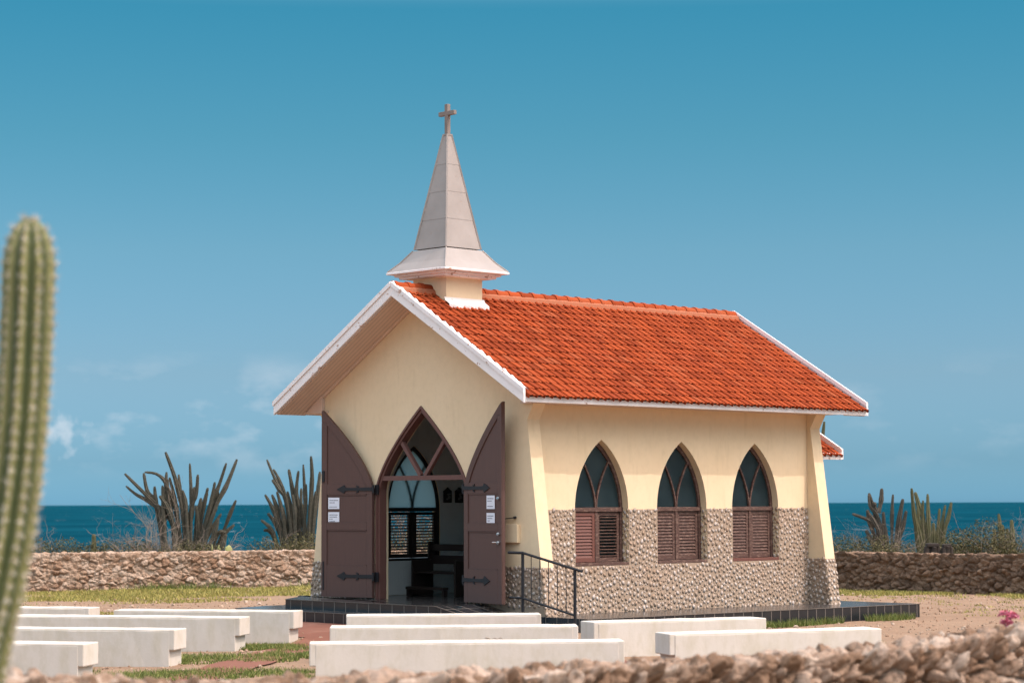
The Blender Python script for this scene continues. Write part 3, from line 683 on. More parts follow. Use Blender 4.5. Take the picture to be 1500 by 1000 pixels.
# windows -----------------------------------------------------------------------
def window(sgn, y0, y1, mats, angs, rec):
    yc = (y0 + y1) / 2; X = XW - .13
    fn = lambda u, v, w_: (sgn * (X + w_), yc + u, v)
    mb = MB(); mb.slab([ring(WW - .004, ZA - ZT - .006, ZT, .062, ZS + .045)], fn, -.075, 0)
    mb.slab([[(-.032, ZS + .045), (.032, ZS + .045), (.032, ZT - .04), (-.032, ZT - .04)]], fn, -.073, .004)
    wf = mb.build('window', 'frame_paint' if sgn < 0 else mats[1], CH, bevel=.003)
    if sgn < 0: wf.data.materials[0] = M['dark_wood']
    mb = MB(); mb.slab([[(-WW + .01, ZT - .038), (WW - .01, ZT - .038), (WW - .01, ZT + .035), (-WW + .01, ZT + .035)]], fn, -.07, .02); mb.build('window_transom', mats[1], wf, bevel=.008)
    mb = MB(); mb.slab([[(-WW + .006, ZS - .01), (WW - .006, ZS - .01), (WW - .006, ZS + .042), (-WW + .006, ZS + .042)]], fn, -.08, .145); mb.build('window_sill', mats[0], wf, bevel=.006)
    mb = MB(); lp = [(-WW + .05, ZT + .03)] + [(u, v) for u, v in arch(WW - .05, ZA - ZT - .066, ZT, 14)][1:-1] + [(WW - .05, ZT + .03)]
    mb.slab([lp], fn, -.047, -.037); mb.build('pane', 'hammered_glass', wf)
    mb = MB()
    for s_ in (1, -1):
        pts = []
        for i in range(13):
            t_ = i / 12; pts.append((s_ * (.008 + .335 * t_ ** 1.75), ZT + .03 + .82 * t_))
        for a, b in zip(pts[:-1], pts[1:]):
            mb.bar(fn(a[0], a[1], -.018), fn(b[0], b[1] + .004, -.018), .03 if sgn > 0 else .045, .034, (1, 0, 0))
    mb.build('tracery', mats[1] if sgn > 0 else 'dark_wood', wf)
    for k, s_ in enumerate((-1, 1)):
        mb = MB(); u0, u1 = (s_ * .037, s_ * (WW - .07)) if s_ > 0 else (s_ * (WW - .07), s_ * .037)
        v0, v1 = ZS + .05, ZT - .045; st = .06; w0, w1 = -.055 + rec[k], -.012 + rec[k]
        for r_ in ((u0, u0 + st, v0, v1), (u1 - st, u1, v0, v1), (u0 + st + .001, u1 - st - .001, v0, v0 + st * 1.2), (u0 + st + .001, u1 - st - .001, v1 - st, v1)):
            mb.slab([[(r_[0], r_[2]), (r_[1], r_[2]), (r_[1], r_[3]), (r_[0], r_[3])]], fn, w0, w1)
        n = 13; h_ = (v1 - v0 - st * 2.2) / n; ang = R(angs[k])
        for i in range(n):
            zc = v0 + st * 1.2 + h_ * (i + .5); hl = h_ * .60 if angs[k] > 40 else h_ * .5
            a2 = ang + random.uniform(-.08, .08)
            c_ = Vector(fn((u0 + u1) / 2, zc, (w0 + w1) / 2 + .004))
            dv = Vector((-sgn * math.cos(a2), 0, math.sin(a2))) * hl; nv = Vector((sgn * math.sin(a2), 0, math.cos(a2))) * .0045
            mb.obox(c_, (0, (u1 - u0) / 2 - st - .001, 0), dv, nv, random.random())
        mb.build('shutter', mats[2 + k] , wf)
window(1, *WY[0], ('shutter_worn', 'shutter_worn', 'shutter_paint', 'shutter_worn'), (68, 12), (.006, -.012))
window(1, *WY[1], ('shutter_worn', 'shutter_worn', 'shutter_worn', 'shutter_worn'), (62, 64), (0, -.012))
window(1, *WY[2], ('shutter_paint', 'shutter_worn', 'shutter_worn', 'shutter_worn'), (64, 66), (0, -.006))
for y in WY: window(-1, *y, ('dark_wood',) * 4, (23, 25), (0, 0))

# pebble-dash wainscot -------------------------------------------------------------
pg = np.random.default_rng(5)
PLIB = []
for i in range(10):
    Vv = ICO1[0] * (1 + pg.normal(0, .09, (len(ICO1[0]), 1))); PLIB.append(Vv)
def pebbles(origin, U, Vd, nrm, ulen, vlen, ok, out_):
    """studs of rounded stone set over a wall face"""
    O, U, Vd, nrm = map(np.array, (origin, U, Vd, nrm)); cell = .1
    grid = {}
    for rr_, tries in ((.043, 2.2), (.035, 3.), (.027, 3.), (.019, 2.)):
        for _ in range(int(ulen * vlen / (rr_ * rr_ * 2.6) * tries)):
            u, v = pg.uniform(0, ulen), pg.uniform(0, vlen)
            if not ok(u, v): continue
            r = rr_ * pg.uniform(.88, 1.12); cu, cv = int(u / cell), int(v / cell); hit = False
            for i in (-1, 0, 1):
                for j in (-1, 0, 1):
                    for (a_, b_, c_) in grid.get((cu + i, cv + j), ()):
                        if math.hypot((a_ - u) * 1.12, (b_ - v) * .93) < (c_ + r) * 1.06: hit = True
            if hit: continue
            grid.setdefault((cu, cv), []).append((u, v, r))
            ph = pg.normal(0, .45); T1 = math.cos(ph) * U + math.sin(ph) * Vd; T2 = -math.sin(ph) * U + math.cos(ph) * Vd
            A = np.stack([T1 * r * pg.uniform(.74, .95), T2 * r * pg.uniform(.95, 1.2), nrm * r * pg.uniform(.14, .32)], 1)
            out_.append((O + U * u + Vd * v + nrm * r * .12, A, pg.random()))
inst = []
def okside(u, v):
    y = .285 + u; z = -.25 + v
    return not any(a - .03 < y < b + .03 and z > ZS - .035 for a, b in WY)
pebbles((XW + .012, .285, -.25), (0, 1, 0), (0, 0, 1), (1, 0, 0), 7.13, 1.55 + .25, okside, inst)
pebbles((-3.06, -.012, -.02), (1, 0, 0), (0, 0, 1), (0, -1, 0), 6.12, .64, lambda u, v: abs(-3.06 + u) < HX(-.02 + v) - .015 and abs(-3.06 + u) > DW + .04, inst)
lean = np.array([-.1301, 0, 1.]); lean /= np.linalg.norm(lean); ln_n = np.array([1, 0, .1301]); ln_n /= np.linalg.norm(ln_n)
for y0 in (.0, 7.42):
    pebbles((HX(-.25) + .012, y0, -.25), (0, 1, 0), lean, ln_n, .28, .868, lambda u, v: True, inst)
pebbles((XW + .02, 7.408, -.25), (1, 0, 0), (0, 0, 1), (0, -1, 0), .55, .868, lambda u, v: XW + .02 + u < HX(-.25 + v) - .012, inst)
# reveal of each window below the transom
for a, b in WY: pebbles((XW - .125, b - .006, ZS + .05), (1, 0, 0), (0, 0, 1), (0, -1, 0), .12, ZT - ZS - .06, lambda u, v: True, inst)
scatter_mesh('pebble_cladding', inst, PLIB, ICO1[1], 'pebble', CH, smooth=True)
mb = MB()
holes = [[(a - .002, ZS - .012), (a - .002, ZT - .001), (b + .002, ZT - .001), (b + .002, ZS - .012)] for a, b in WY]
ol = [(.287, -.45), (7.413, -.45), (7.413, ZT)]
for a, b in reversed(WY): ol += [(b + .002, ZT), (b + .002, ZS - .012), (a - .002, ZS - .012), (a - .002, ZT)]
ol += [(.287, ZT)]
mb.slab([ol], lambda u, v, w_: (w_, u, v), XW + .002, XW + .012); mb.build('wainscot', 'mortar', CH)
for sgn in (1, -1):
    mb = MB(); mb.slab([[(sgn * (DW + .02), -.2), (sgn * HX(-.2), -.2), (sgn * HX(.618), .618), (sgn * (DW + .02), .618)]], fr, -.012, -.002); mb.build('wainscot', 'mortar', CH)
for y0 in (0, 7.42):
    for sgn in (1, -1):
        mb = MB(); mb.slab([[(sgn * (HX(-.45) + .002), -.45), (sgn * (HX(-.45) + .012), -.45), (sgn * (HX(.618) + .012), .618), (sgn * (HX(.618) + .002), .618)]], fr, y0 + .001, y0 + .279); mb.build('wainscot', 'mortar', CH)
mb = MB(); mb.slab([[(XW + .014, -.45), (HX(-.45), -.45), (HX(.618), .618), (XW + .014, .618)]], fr, 7.408, 7.418)
mb.build('wainscot', 'mortar', CH)

# black tiled platform, landing and ramp --------------------------------------------
def platform_z(y): return -.155 - .0067 * (y + 1.6)
def prism(name, poly, zt, zb, top, side, parent):
    mb = MB(); n = len(poly)
    vs = [(x, y, zt(x, y)) for x, y in poly] + [(x, y, zb) for x, y in poly]
    mb.add(vs, [tuple(range(n))], 0., 0); mb.add(vs, [(i, i + n, (i + 1) % n + n, (i + 1) % n) for i in range(n)], 0., 1)
    # nosing
    o = mb.build(name, [top, side], parent); return o
prism('platform', [(-3.08, -1.62), (1.58, -1.62), (1.58, -.02), (3.945, -.02), (3.945, 8.887), (-3.5, 8.887), (-3.5, -.6)], lambda x, y: platform_z(y), -.75, 'tile_top', 'tile_edge', CH)
prism('landing', [(-2.39, -1.05), (1.6, -1.1), (1.6, -.001), (-3.35, -.001), (-3.35, .2), (-3.36, .2)], lambda x, y: .0, -.5, 'tile_top', 'tile_side', CH)
prism('ramp', [(1.601, -1.1), (3.8, -1.1), (3.8, -.003), (1.601, -.003)], lambda x, y: -.004 - .20 * (x - 1.601), -.6, 'tile_top', 'tile_side', CH)
mb = MB(); mb.box(-3.35, -3.02, -.001, 1.2, -.5, -.001); 
# nosing strips of pale worn grout along the tile edges
mb = MB()
for a, b, z in (((-2.39, -1.053), (1.6, -1.103), -.002), ((-3.08, -1.623), (1.58, -1.623), None), ((3.948, -.02), (3.948, 8.887), None), ((-2.39, -1.053), (-3.36, .2), -.002)):
    za, zb = (z, z) if z is not None else (platform_z(a[1]) - .002, platform_z(b[1]) - .002)
    mb.bar((*a, za), (*b, zb), .012, .008)
mb.bar((1.601, -1.103, -.004), (3.8, -1.103, -.444), .014, .01)
mb.build('nosing', 'grout', CH)

# things inside ---------------------------------------------------------------------------
def pew(x, y, label):
    t_ = thing('pew', label, 'pew', (x, y, 0), 'dark wooden pews inside the chapel')
    def P(name, *b):
        m_ = MB(); [m_.box(*q_) for q_ in b]; return m_.build(name, 'dark_wood', t_, bevel=.006)
    P('seat', (-.55, .55, -.02, .38, .40, .44)); P('backrest', (-.55, .55, .40, .43, .56, .72), (-.55, .55, .40, .43, .80, .92))
    for s_ in (-1, 1): P('end_panel', (s_ * .57 - .02, s_ * .57 + .02, -.06, .45, 0, .64), (s_ * .57 - .02, s_ * .57 + .02, .34, .47, .643, .97))
    P('kneeler', (-.5, .5, -.28, -.14, .12, .17), (-.5, -.45, -.26, -.16, 0, .118), (.45, .5, -.26, -.16, 0, .118))
pew(-1.35, 1.55, 'dark wooden pew nearest the doorway, under the left wall window')
pew(-1.35, 2.75, 'dark wooden pew behind the nearest pew inside, under the two wall plaques')
pew(-1.35, 3.95, 'dark wooden pew farthest inside, half hidden by the right door leaf')
def plaque(y, label):
    t_ = thing('wall_plaque', label, 'plaque', (-2.262, y, 1.673), 'station plaques on the inside wall')
    m_ = MB(); m_.slab([[(-.10, 0), (.10, 0), (.10, .22), (.05, .25), (0, .29), (-.05, .25), (-.10, .22)]], lambda u, v, w_: (w_, u, v), 0, .03); m_.build('plaque_frame', 'plaque', t_, bevel=.005)
    m_ = MB(); m_.slab([[(-.065, .035), (.065, .035), (.065, .20), (-.065, .20)]], lambda u, v, w_: (w_, u, v), .031, .04)
    m_.build('plaque_panel', 'plaque', t_)
    m_ = MB()
    for u, v, r in ((-.03, .07, .02), (.015, .10, .03), (-.01, .155, .022), (.03, .16, .016)): m_.tube([(.04, u, v), (.055, u, v)], r, 8)
    m_.build('plaque_relief', 'plaque_relief', t_)
plaque(2.67, 'dark carved plaque on the inside wall, the one next to the lit window')
plaque(2.965, 'dark carved plaque on the inside wall, the one next to the right door leaf')

# handrail ------------------------------------------------------------------------------------
HY = -.28
t_ = thing('handrail', 'black metal handrail with thin balusters sloping down the ramp', 'handrail', (2.8, HY, -.3))
def hb(name, bars):
    m_ = MB()
    for a, b, r in bars: m_.tube([Vector(a) - Vector((2.8, HY, -.3)), Vector(b) - Vector((2.8, HY, -.3))], r, 8)
    return m_.build(name, 'iron', t_, smooth=False)
hx0, hx1 = 2.76, 3.93; rz = lambda x: .865 - .205 * (x - hx0)
hb('top_rail', [((hx0 - .33, HY, rz(hx0) + .002), (hx0 + .01, HY, rz(hx0)), .024), ((hx0, HY, rz(hx0)), (hx1 + .16, HY, rz(hx1 + .16)), .021)])
hb('bottom_rail', [((hx0 - .30, HY, .145), (hx0, HY, .14), .018), ((hx0, HY, .14), (hx1, HY, .14 - .205 * (hx1 - hx0)), .018)])
for x in (hx0, hx1): hb('post', [((x, HY, -.45), (x, HY, rz(x)), .026)])
for i in range(1, 6):
    x = hx0 + (hx1 - hx0) * i / 6; hb('baluster', [((x, HY, .14 - .205 * (x - hx0)), (x, HY, rz(x)), .007)])

# ------------------------------------------------------------------ benches
def bench(a, b, label, depth=.46, over=.075):
    a, b = Vector((*a, 0)), Vector((*b, 0)); d = (b - a).normalized(); s_ = Vector((-d.y, d.x, 0))
    if s_.dot(FW) < 0: s_ = -s_
    c = (a + b) / 2 + s_ * depth / 2; Lh = (b - a).length / 2
    t_ = thing('concrete_bench', label, 'bench', (c.x, c.y, -.475), 'white concrete benches facing the chapel')
    g = random.Random(label)
    def blk(name, hl, hd, z0, z1, bev):
        n = 14; vs = []; rings = [(-1, -1), (1, -1), (1, 1), (-1, 1)]
        for i in range(n + 1):
            u = -hl + 2 * hl * i / n
            for (q0, q1) in rings:
                w_ = g.uniform(-.004, .004)
                p = d * u + s_ * (q0 * hd + w_) + Vector((0, 0, (z1 if q1 > 0 else z0) + g.uniform(-.004, .004) * (q1 > 0)))
                vs.append(p)
        fs = [(i * 4 + j, i * 4 + (j + 1) % 4, (i + 1) * 4 + (j + 1) % 4, (i + 1) * 4 + j) for i in range(n) for j in range(4)] + [(0, 1, 2, 3), tuple(n * 4 + j for j in range(4))]
        m_ = MB(); m_.add(vs, fs); return m_.build(name, 'bench_plaster', t_, bevel=bev)
    bench.blk = (t_, d, s_)
    blk('seat_slab', Lh, depth / 2, .225, .495, .014)
    blk('base', Lh - over, depth / 2 + .005, -.12, .472, .004)
dl = Vector((.83, .557))
def left_from(r, n): return (r[0] - dl.x * n, r[1] - dl.y * n)
bench(left_from((-1.86, -5.45), 3.2), (-1.86, -5.45), 'white concrete bench end farthest left beside the cactus, behind the longer bench')
bench((-.98, -5.58), (1.47, -3.94), 'white concrete bench on the left nearest the black steps, close to the chapel')
bench(left_from((2.31, -5.61), 4.3), (2.31, -5.61), 'long white concrete bench on the left, second row back from the chapel steps')
bench(left_from((4.19, -8.11), 3.9), (4.19, -8.11), 'white concrete bench on the left, third row back, its end above the grass tuft')
bench(left_from((5.83, -10.59), 3.9), (5.83, -10.59), 'white concrete bench lowest at the left, just over the stone wall beside the cactus')
bench((3.04, -4.21), (4.9, -2.0), 'cream concrete bench in front of the door, the shortest and topmost of three')
bench((5.23, -6.33), (7.46, -3.85), 'cream concrete bench in front of the door, the cracked middle one of three')
t_, d_, s_ = bench.blk; mb = MB(); g = random.Random(8)         # the crack in this bench's face
for u0, z0, n, dx in ((.1, .27, 12, .05), (.42, .33, 7, .04), (-.6, .25, 9, .06), (.62, .24, 6, -.03)):
    pts = []
    for i in range(n): pts.append(d_ * (u0 + dx * i) - s_ * .2365 + Vector((0, 0, z0 + g.gauss(0, .012))))
    mb.tube(pts, [.002 + .003 * g.random() for _ in pts], 5)
mb.build('crack', 'mortar', t_)
bench((7.73, -8.7), (10.12, -5.8), 'cream concrete bench in front of the door, the longest and lowest of three')
bench((7.03, -3.1), (8.05, -.6), 'bright white concrete bench under the side windows beside the handrail')
bench((9.6, -4.41), (10.84, -1.65), 'bright white concrete bench on the right, nearest to the rubble wall')

# ------------------------------------------------------------------ rubble walls
from mathutils.kdtree import KDTree
def rubble_wall(a, b, zb, top_fn, thick, cell, res, deep, nz_amp, mat, label, seed, aniso):
    """one dry-stone wall: a fine skin over its face and top, pushed out stone by stone"""
    a, b = np.array([*a, 0.]), np.array([*b, 0.]); Lw = np.linalg.norm(b - a); D = (b - a) / Lw; Nn = np.array([D[1], -D[0], 0])
    if Nn @ np.array(FW) > 0: Nn = -Nn
    g = np.random.default_rng(seed); ns = int(Lw / res) + 1
    H = 1.0 - zb if False else 1.
    k1, k2, k3 = int(1.35 / res), int(thick / res), int(.35 / res)
    S = np.linspace(0, Lw, ns); T = np.array([top_fn(x) for x in S])
    prof = [(0, f, 0, 1) for f in np.linspace(-.35, 0, k1)] + [(-thick * i / k2, 0, 1, 0) for i in range(1, k2)] + [(-thick, -.35 * i / k3, 0, -1) for i in range(k3)]
    npf = len(prof); P = np.zeros((ns, npf, 3)); Q = np.zeros((ns, npf, 3))
    hgt = T - zb
    for j, (o, f, up, fw_) in enumerate(prof):
        z = np.where(f > -.3500001, T, T)
        if j < k1: z = zb - .2 + (hgt + .2) * j / (k1 - 1)
        elif up: z = T
        else: z = T + f
        P[:, j] = a + S[:, None] * D + o * Nn; P[:, j, 2] = z
        n0 = up * np.array([0, 0, 1.]) + fw_ * Nn
        e = .0
        if j < k1: e = sstep(.80, 1., j / (k1 - 1)) * .8
        if up: n0 = n0 + Nn * (1 - 2 * (-o / thick)) * .7
        n0 = n0 + np.array([0, 0, e]); Q[:, j] = n0 / np.linalg.norm(n0)
    damp = np.array([.55 if up else 1. for (_, _, up, _) in prof])
    # stone centres
    zmax = T.max() + .1; vol = Lw * (zmax - zb + .3) * (thick + .3); nst = int(vol / (cell ** 3 * .62))
    C = np.stack([g.uniform(-.2, Lw + .2, nst), g.uniform(-thick - .15, .15, nst), g.uniform(zb - .3, zmax, nst)], 1)
    A = np.array(aniso); Ci = C @ A.T
    kd = KDTree(nst)
    for i, c in enumerate(Ci): kd.insert(c, i)
    kd.balance()
    rnd = g.uniform(0, 1, nst); hh = g.normal(0, .30, nst); tilt = g.normal(0, .42, (nst, 3))
    loc = np.stack([np.repeat(S, npf), ((P - a) @ Nn).ravel(), P[..., 2].ravel()], 1)
    Pf = P.reshape(-1, 3); Qf = Q.reshape(-1, 3); disp = np.zeros(len(Pf)); cid = np.zeros(len(Pf), int)
    li = loc.copy()
    for i in range(len(li)):
        p = Vector(loc[i]); wv = mnoise.noise_vector(p * (1.6 / cell)) * cell * .16 
        q_ = A @ (loc[i] + np.array(wv)); (c1, i1, d1), (c2, i2, d2) = kd.find_n(q_, 2)
        e = min(1., max(0., (d2 - d1) / (cell * .34))); e = e * (2 - e)
        fr_ = mnoise.fractal(p * (2.2 / cell), .9, 2.1, 5)
        disp[i] = deep * (e * (.72 + hh[i1]) - .55) + deep * float(tilt[i1] @ (loc[i] - C[i1])) / cell * .8 + nz_amp * fr_
        disp[i] *= damp[i % npf]; cid[i] = i1
    V = Pf + Qf * disp[:, None]
    ii = (np.arange(ns - 1)[:, None] * npf + np.arange(npf - 1)[None]).ravel()
    c0 = (a + b) / 2; c0[2] = zb
    Fq = np.stack([ii, ii + npf, ii + npf + 1, ii + 1], 1)
    if np.cross(V[npf] - V[0], V[1] - V[0]) @ Nn < 0: Fq = Fq[:, ::-1]
    o = np_mesh('boundary_wall', V - c0, Fq, mat, rnd[cid[Fq[:, 0]]], smooth=True); o.location = c0
    return tag(o, label, 'stone wall')
I_ = [[.92, 0, 0], [0, 1, 0], [0, 0, 1.25]]
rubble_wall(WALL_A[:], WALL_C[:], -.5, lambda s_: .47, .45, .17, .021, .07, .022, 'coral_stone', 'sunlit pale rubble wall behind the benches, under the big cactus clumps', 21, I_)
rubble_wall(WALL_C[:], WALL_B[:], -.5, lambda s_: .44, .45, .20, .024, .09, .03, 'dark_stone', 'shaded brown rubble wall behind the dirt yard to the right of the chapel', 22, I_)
na, nb = ground_pt(-4.2, 9.9), ground_pt(5.6, 16.5)
TOPS = [(0, .80), (1.99, .775), (2.9, .70), (3.72, .67), (5.06, .66), (6.31, .66), (7.95, .665), (9.28, .745), (11.8, .80)]
ca, sa_ = math.cos(.75), math.sin(.75)
rubble_wall((na.x, na.y), (nb.x, nb.y), .0, lambda s_: float(np.interp(s_, [p[0] for p in TOPS], [p[1] for p in TOPS])) + .03, .5, .145, .0155, .11, .05, 'near_stone',
            'blurred pale coral rubble wall closest to the viewer along the bottom', 23, [[ca * .8, 0, sa_ * .8], [0, 1, 0], [-sa_ * 1.3, 0, ca * 1.3]])
# ------------------------------------------------------------------ cacti
def ribbed(mb, pts, rad, ribs, depth, per=2):
    pts = [Vector(p) for p in pts]; n = ribs * per; vs = []; 
    x = None
    for i, p in enumerate(pts):
        d = (pts[min(i + 1, len(pts) - 1)] - pts[max(i - 1, 0)]).normalized()
        if x is None: x = d.cross(Vector((.2, 1, .1))).normalized()
        x = (x - d * x.dot(d)).normalized(); y = d.cross(x)
        for j in range(n):
            a = 2 * math.pi * j / n; r = rad[i] * (1 - depth * (.5 - .5 * math.cos(ribs * a)))
            vs.append(p + (x * math.cos(a) + y * math.sin(a)) * r)
    k = len(mb.v); mb.v += [tuple(v) for v in vs]
    for i in range(len(pts) - 1):
        for j in range(n):
            mb.f.append((k + i * n + j, k + i * n + (j + 1) % n, k + (i + 1) * n + (j + 1) % n, k + (i + 1) * n + j))
            cc = math.cos(ribs * 2 * math.pi * (j + .5) / n); mb.r.append(.5 + .5 * cc); mb.m.append(0)
    mb.f.append(tuple(k + (len(pts) - 1) * n + j for j in range(n))); mb.r.append(.5); mb.m.append(0)
def bez(P, n):
    P = [Vector(p) for p in P]; out_ = []
    if len(P) == 2: P = [P[0], P[0].lerp(P[1], .5), P[1]]
    seg = len(P) - 1
    for i in range(n + 1):                                   # Catmull-Rom
        t_ = i / n * seg; k = min(int(t_), seg - 1); f = t_ - k
        p0, p1, p2, p3 = P[max(k - 1, 0)], P[k], P[k + 1], P[min(k + 2, seg)]
        out_.append(.5 * ((2 * p1) + (p2 - p0) * f + (2 * p0 - 5 * p1 + 4 * p2 - p3) * f * f + (3 * p1 - p0 - 3 * p2 + p3) * f ** 3))
    return out_
def cactus_clump(label, base, stems, sc, org, mat, seed, rad=.05, name='candelabra_cactus', group='cacti growing behind the boundary wall'):
    """stems: outlines in a local upright grid (right, down) scaled to metres; each stem leans its own way in depth"""
    g = random.Random(seed); t_ = thing(name, label, 'cactus', base, group)
    for st in stems:
        dlean = g.uniform(-.35, .35); d0 = g.uniform(-.25, .25); pts = []
        H = max(1e-3, st[0][1] - st[-1][1]) * sc
        for u, v in st:
            h = (org[1] - v) * sc; fr_ = (st[0][1] - v) * sc / H
            p = RT * ((u - org[0]) * sc) + FW * (d0 + dlean * fr_ * H * .5); pts.append((p.x, p.y, h))
        P = bez(pts, 14); r0 = rad * g.uniform(.85, 1.2); n = len(P)
        rs = [r0 * (.85 + .15 * math.sin(i * .9 + g.random())) * (1 if i < n - 3 else (.94, .78, .42)[i - n + 3]) for i in range(n)]
        mb = MB(); ribbed(mb, P, rs, 7, .30, 2); mb.build('stem', mat, t_, recalc=False)
    return t_
D1 = 59.5; gz = lambda v: float(ground_z(v.x, v.y))
def at_px(px, dep, z=None):
    v = ground_pt((px - 750) / 3236.2 * dep, dep); v.z = gz(v) if z is None else z; return v
pos = at_px(150 + 560 / 4.348, D1); sc1 = D1 / 3236.2 / 4.348
B1 = [[(470, 760), (440, 525), (330, 400), (148, 215)], [(480, 760), (455, 540), (300, 395), (215, 345), (150, 292)], [(420, 760), (345, 420), (280, 330), (252, 210)],
      [(500, 780), (470, 480), (410, 290), (350, 220), (268, 205)], [(540, 780), (520, 480), (480, 270), (415, 80)], [(420, 740), (400, 450), (405, 205)], [(400, 740), (345, 430), (330, 295)],
      [(570, 780), (568, 420), (553, 150)], [(500, 760), (560, 460), (600, 340), (612, 222)], [(600, 780), (680, 440), (740, 310), (795, 150)], [(620, 780), (720, 440), (790, 290), (853, 125)],
      [(610, 760), (690, 430), (722, 270)], [(590, 760), (640, 430), (665, 305)], [(520, 760), (480, 430), (437, 240)], [(540, 760), (500, 420), (475, 220)], [(690, 790), (780, 560), (820, 460), (853, 385)],
      [(570, 760), (620, 470), (652, 335)], [(580, 760), (600, 520), (625, 370)], [(430, 760), (400, 480), (390, 290)], [(520, 780), (440, 470), (375, 355)], [(690, 800), (760, 620), (838, 540)], [(640, 780), (700, 520), (740, 430)],
      [(560, 780), (540, 430), (515, 320)], [(470, 780), (440, 450), (418, 330), (415, 250)], [(540, 790), (480, 600), (430, 440), (420, 290)], [(600, 790), (690, 580), (755, 470)], [(590, 790), (650, 560), (705, 420), (735, 330)], [(450, 790), (395, 560), (365, 425)], [(680, 800), (740, 600), (790, 590)], [(500, 800), (560, 520), (580, 300)],
      [(560, 800), (700, 480), (730, 320)], [(700, 800), (770, 680), (795, 600)], [(640, 800), (720, 600), (748, 500)], [(560, 800), (610, 600), (600, 420)]]
gv1 = 650 * 0
def org_v(px_y0, scale, pos_, dep): return ((743 + (CAM.z - pos_.z) * 3236.2 / dep) - px_y0) * scale
cactus_clump('large spreading candelabra cactus clump on the left above the sunlit wall, whole and widest', pos, B1, sc1, (560, org_v(650, 4.348, pos, D1)), 'old_cactus', 1, .062)
pos = at_px(150 + 1240 / 4.348, D1 + 2); 
B2 = [[(1240, 760), (1180, 420), (1090, 260), (1030, 125)], [(1230, 760), (1180, 400), (1130, 260), (1092, 190)], [(1220, 760), (1160, 400), (1110, 310), (1070, 255)], [(1260, 760), (1220, 400), (1185, 190)], [(1270, 760), (1250, 450), (1235, 330), (1248, 200)],
      [(1290, 760), (1290, 430), (1280, 160)], [(1310, 760), (1330, 420), (1345, 250), (1340, 110)], [(1320, 760), (1360, 400), (1378, 205)], [(1180, 760), (1100, 480), (1032, 350)], [(1190, 760), (1120, 460), (1083, 350)], [(1150, 780), (1090, 590), (1012, 510)],
      [(1170, 780), (1110, 560), (1048, 468)], [(1280, 780), (1300, 450), (1305, 285)], [(1240, 780), (1230, 480), (1215, 350)], [(1200, 780), (1150, 470), (1115, 330)], [(1330, 780), (1350, 480), (1365, 330)], [(1250, 780), (1255, 500), (1255, 310)], [(1140, 790), (1080, 600), (1025, 575)], [(1300, 780), (1320, 520), (1335, 270)], [(1220, 790), (1170, 560), (1150, 430)],
      [(1190, 780), (1200, 480), (1175, 330)], [(1270, 790), (1285, 560), (1270, 400)], [(1340, 790), (1385, 520), (1410, 330)], [(1350, 800), (1400, 600), (1440, 420)]]
cactus_clump('tall candelabra cactus clump half hidden behind the left edge of the chapel', pos, B2, (D1 + 2) / 3236.2 / 4.348, (1240, org_v(650, 4.348, pos, D1 + 2)), 'old_cactus', 2, .06)
D3 = 58.; pos = at_px(1200 + 430 / 4.547, D3); s3 = D3 / 3236.2 / 4.547
def ov(p, d): return ((736 + (CAM.z - p.z) * 3236.2 / d) - 700) * 4.547
B3 = [[(430, 640), (400, 400), (330, 300), (205, 248)], [(440, 640), (410, 420), (360, 220), (328, 110)], [(430, 640), (420, 440), (375, 260), (330, 200), (325, 112)], [(375, 240), (395, 170), (403, 80)], [(372, 225), (362, 190), (375, 180)], [(460, 640), (465, 400), (470, 230), (478, 120)], [(460, 640), (490, 420), (515, 260), (535, 150)],
      [(470, 640), (500, 430), (530, 310), (546, 228)], [(420, 640), (340, 450), (290, 355)], [(415, 640), (345, 470), (295, 390)], [(430, 640), (420, 420), (412, 235)], [(400, 640), (380, 400), (335, 290), (290, 225)], [(420, 640), (370, 420), (325, 280), (322, 220)], [(440, 640), (450, 480), (440, 330)], [(470, 640), (500, 480), (522, 380)], [(440, 640), (400, 500), (375, 290)], [(450, 640), (430, 480), (425, 360)]]
cactus_clump('dark twisted cactus clump just right of the chapel above the shaded wall', pos, B3, s3, (430, ov(pos, D3)), 'grey_cactus', 3, .062)
pos = at_px(1200 + 720 / 4.547, D3 + 1)
B4 = [[(660, 640), (630, 400), (605, 250), (588, 80)], [(650, 640), (655, 400), (645, 205)], [(720, 640), (700, 330), (665, 190), (645, 105)], [(730, 640), (720, 350), (722, 118)], [(720, 640), (670, 400), (670, 160)], [(770, 640), (810, 370), (840, 260), (858, 172)], [(760, 640), (790, 380), (825, 192)], [(750, 640), (775, 420), (800, 215)], [(700, 640), (655, 420), (622, 270)], [(745, 640), (765, 420), (768, 310)], [(640, 640), (640, 450), (625, 330)]]
cactus_clump('greenish upright cactus clump on the right above the shaded wall, beside the stumps', pos, B4, (D3 + 1) / 3236.2 / 4.547, (720, ov(pos, D3 + 1)), 'green_cactus', 4, .066)
pos = at_px(1200 + 1200 / 4.547, D3 + 1)
cactus_clump('small green cactus far right among grey twigs, the taller of its pair', pos, [[(1205, 640), (1205, 420), (1192, 250)], [(1215, 640), (1215, 450), (1212, 325)], [(1160, 640), (1160, 350)]], (D3 + 1) / 3236.2 / 4.547, (1200, ov(pos, D3 + 1)), 'green_cactus', 5, .06)
pos = at_px(1200 + 1262 / 4.547, D3)
cactus_clump('small green cactus at the far right among grey twigs, the shorter of its pair', pos, [[(1255, 640), (1255, 480), (1252, 350)], [(1268, 640), (1270, 440), (1268, 290)]], s3, (1262, ov(pos, D3)), 'green_cactus', 6, .07)
pos = at_px(142, 60.)
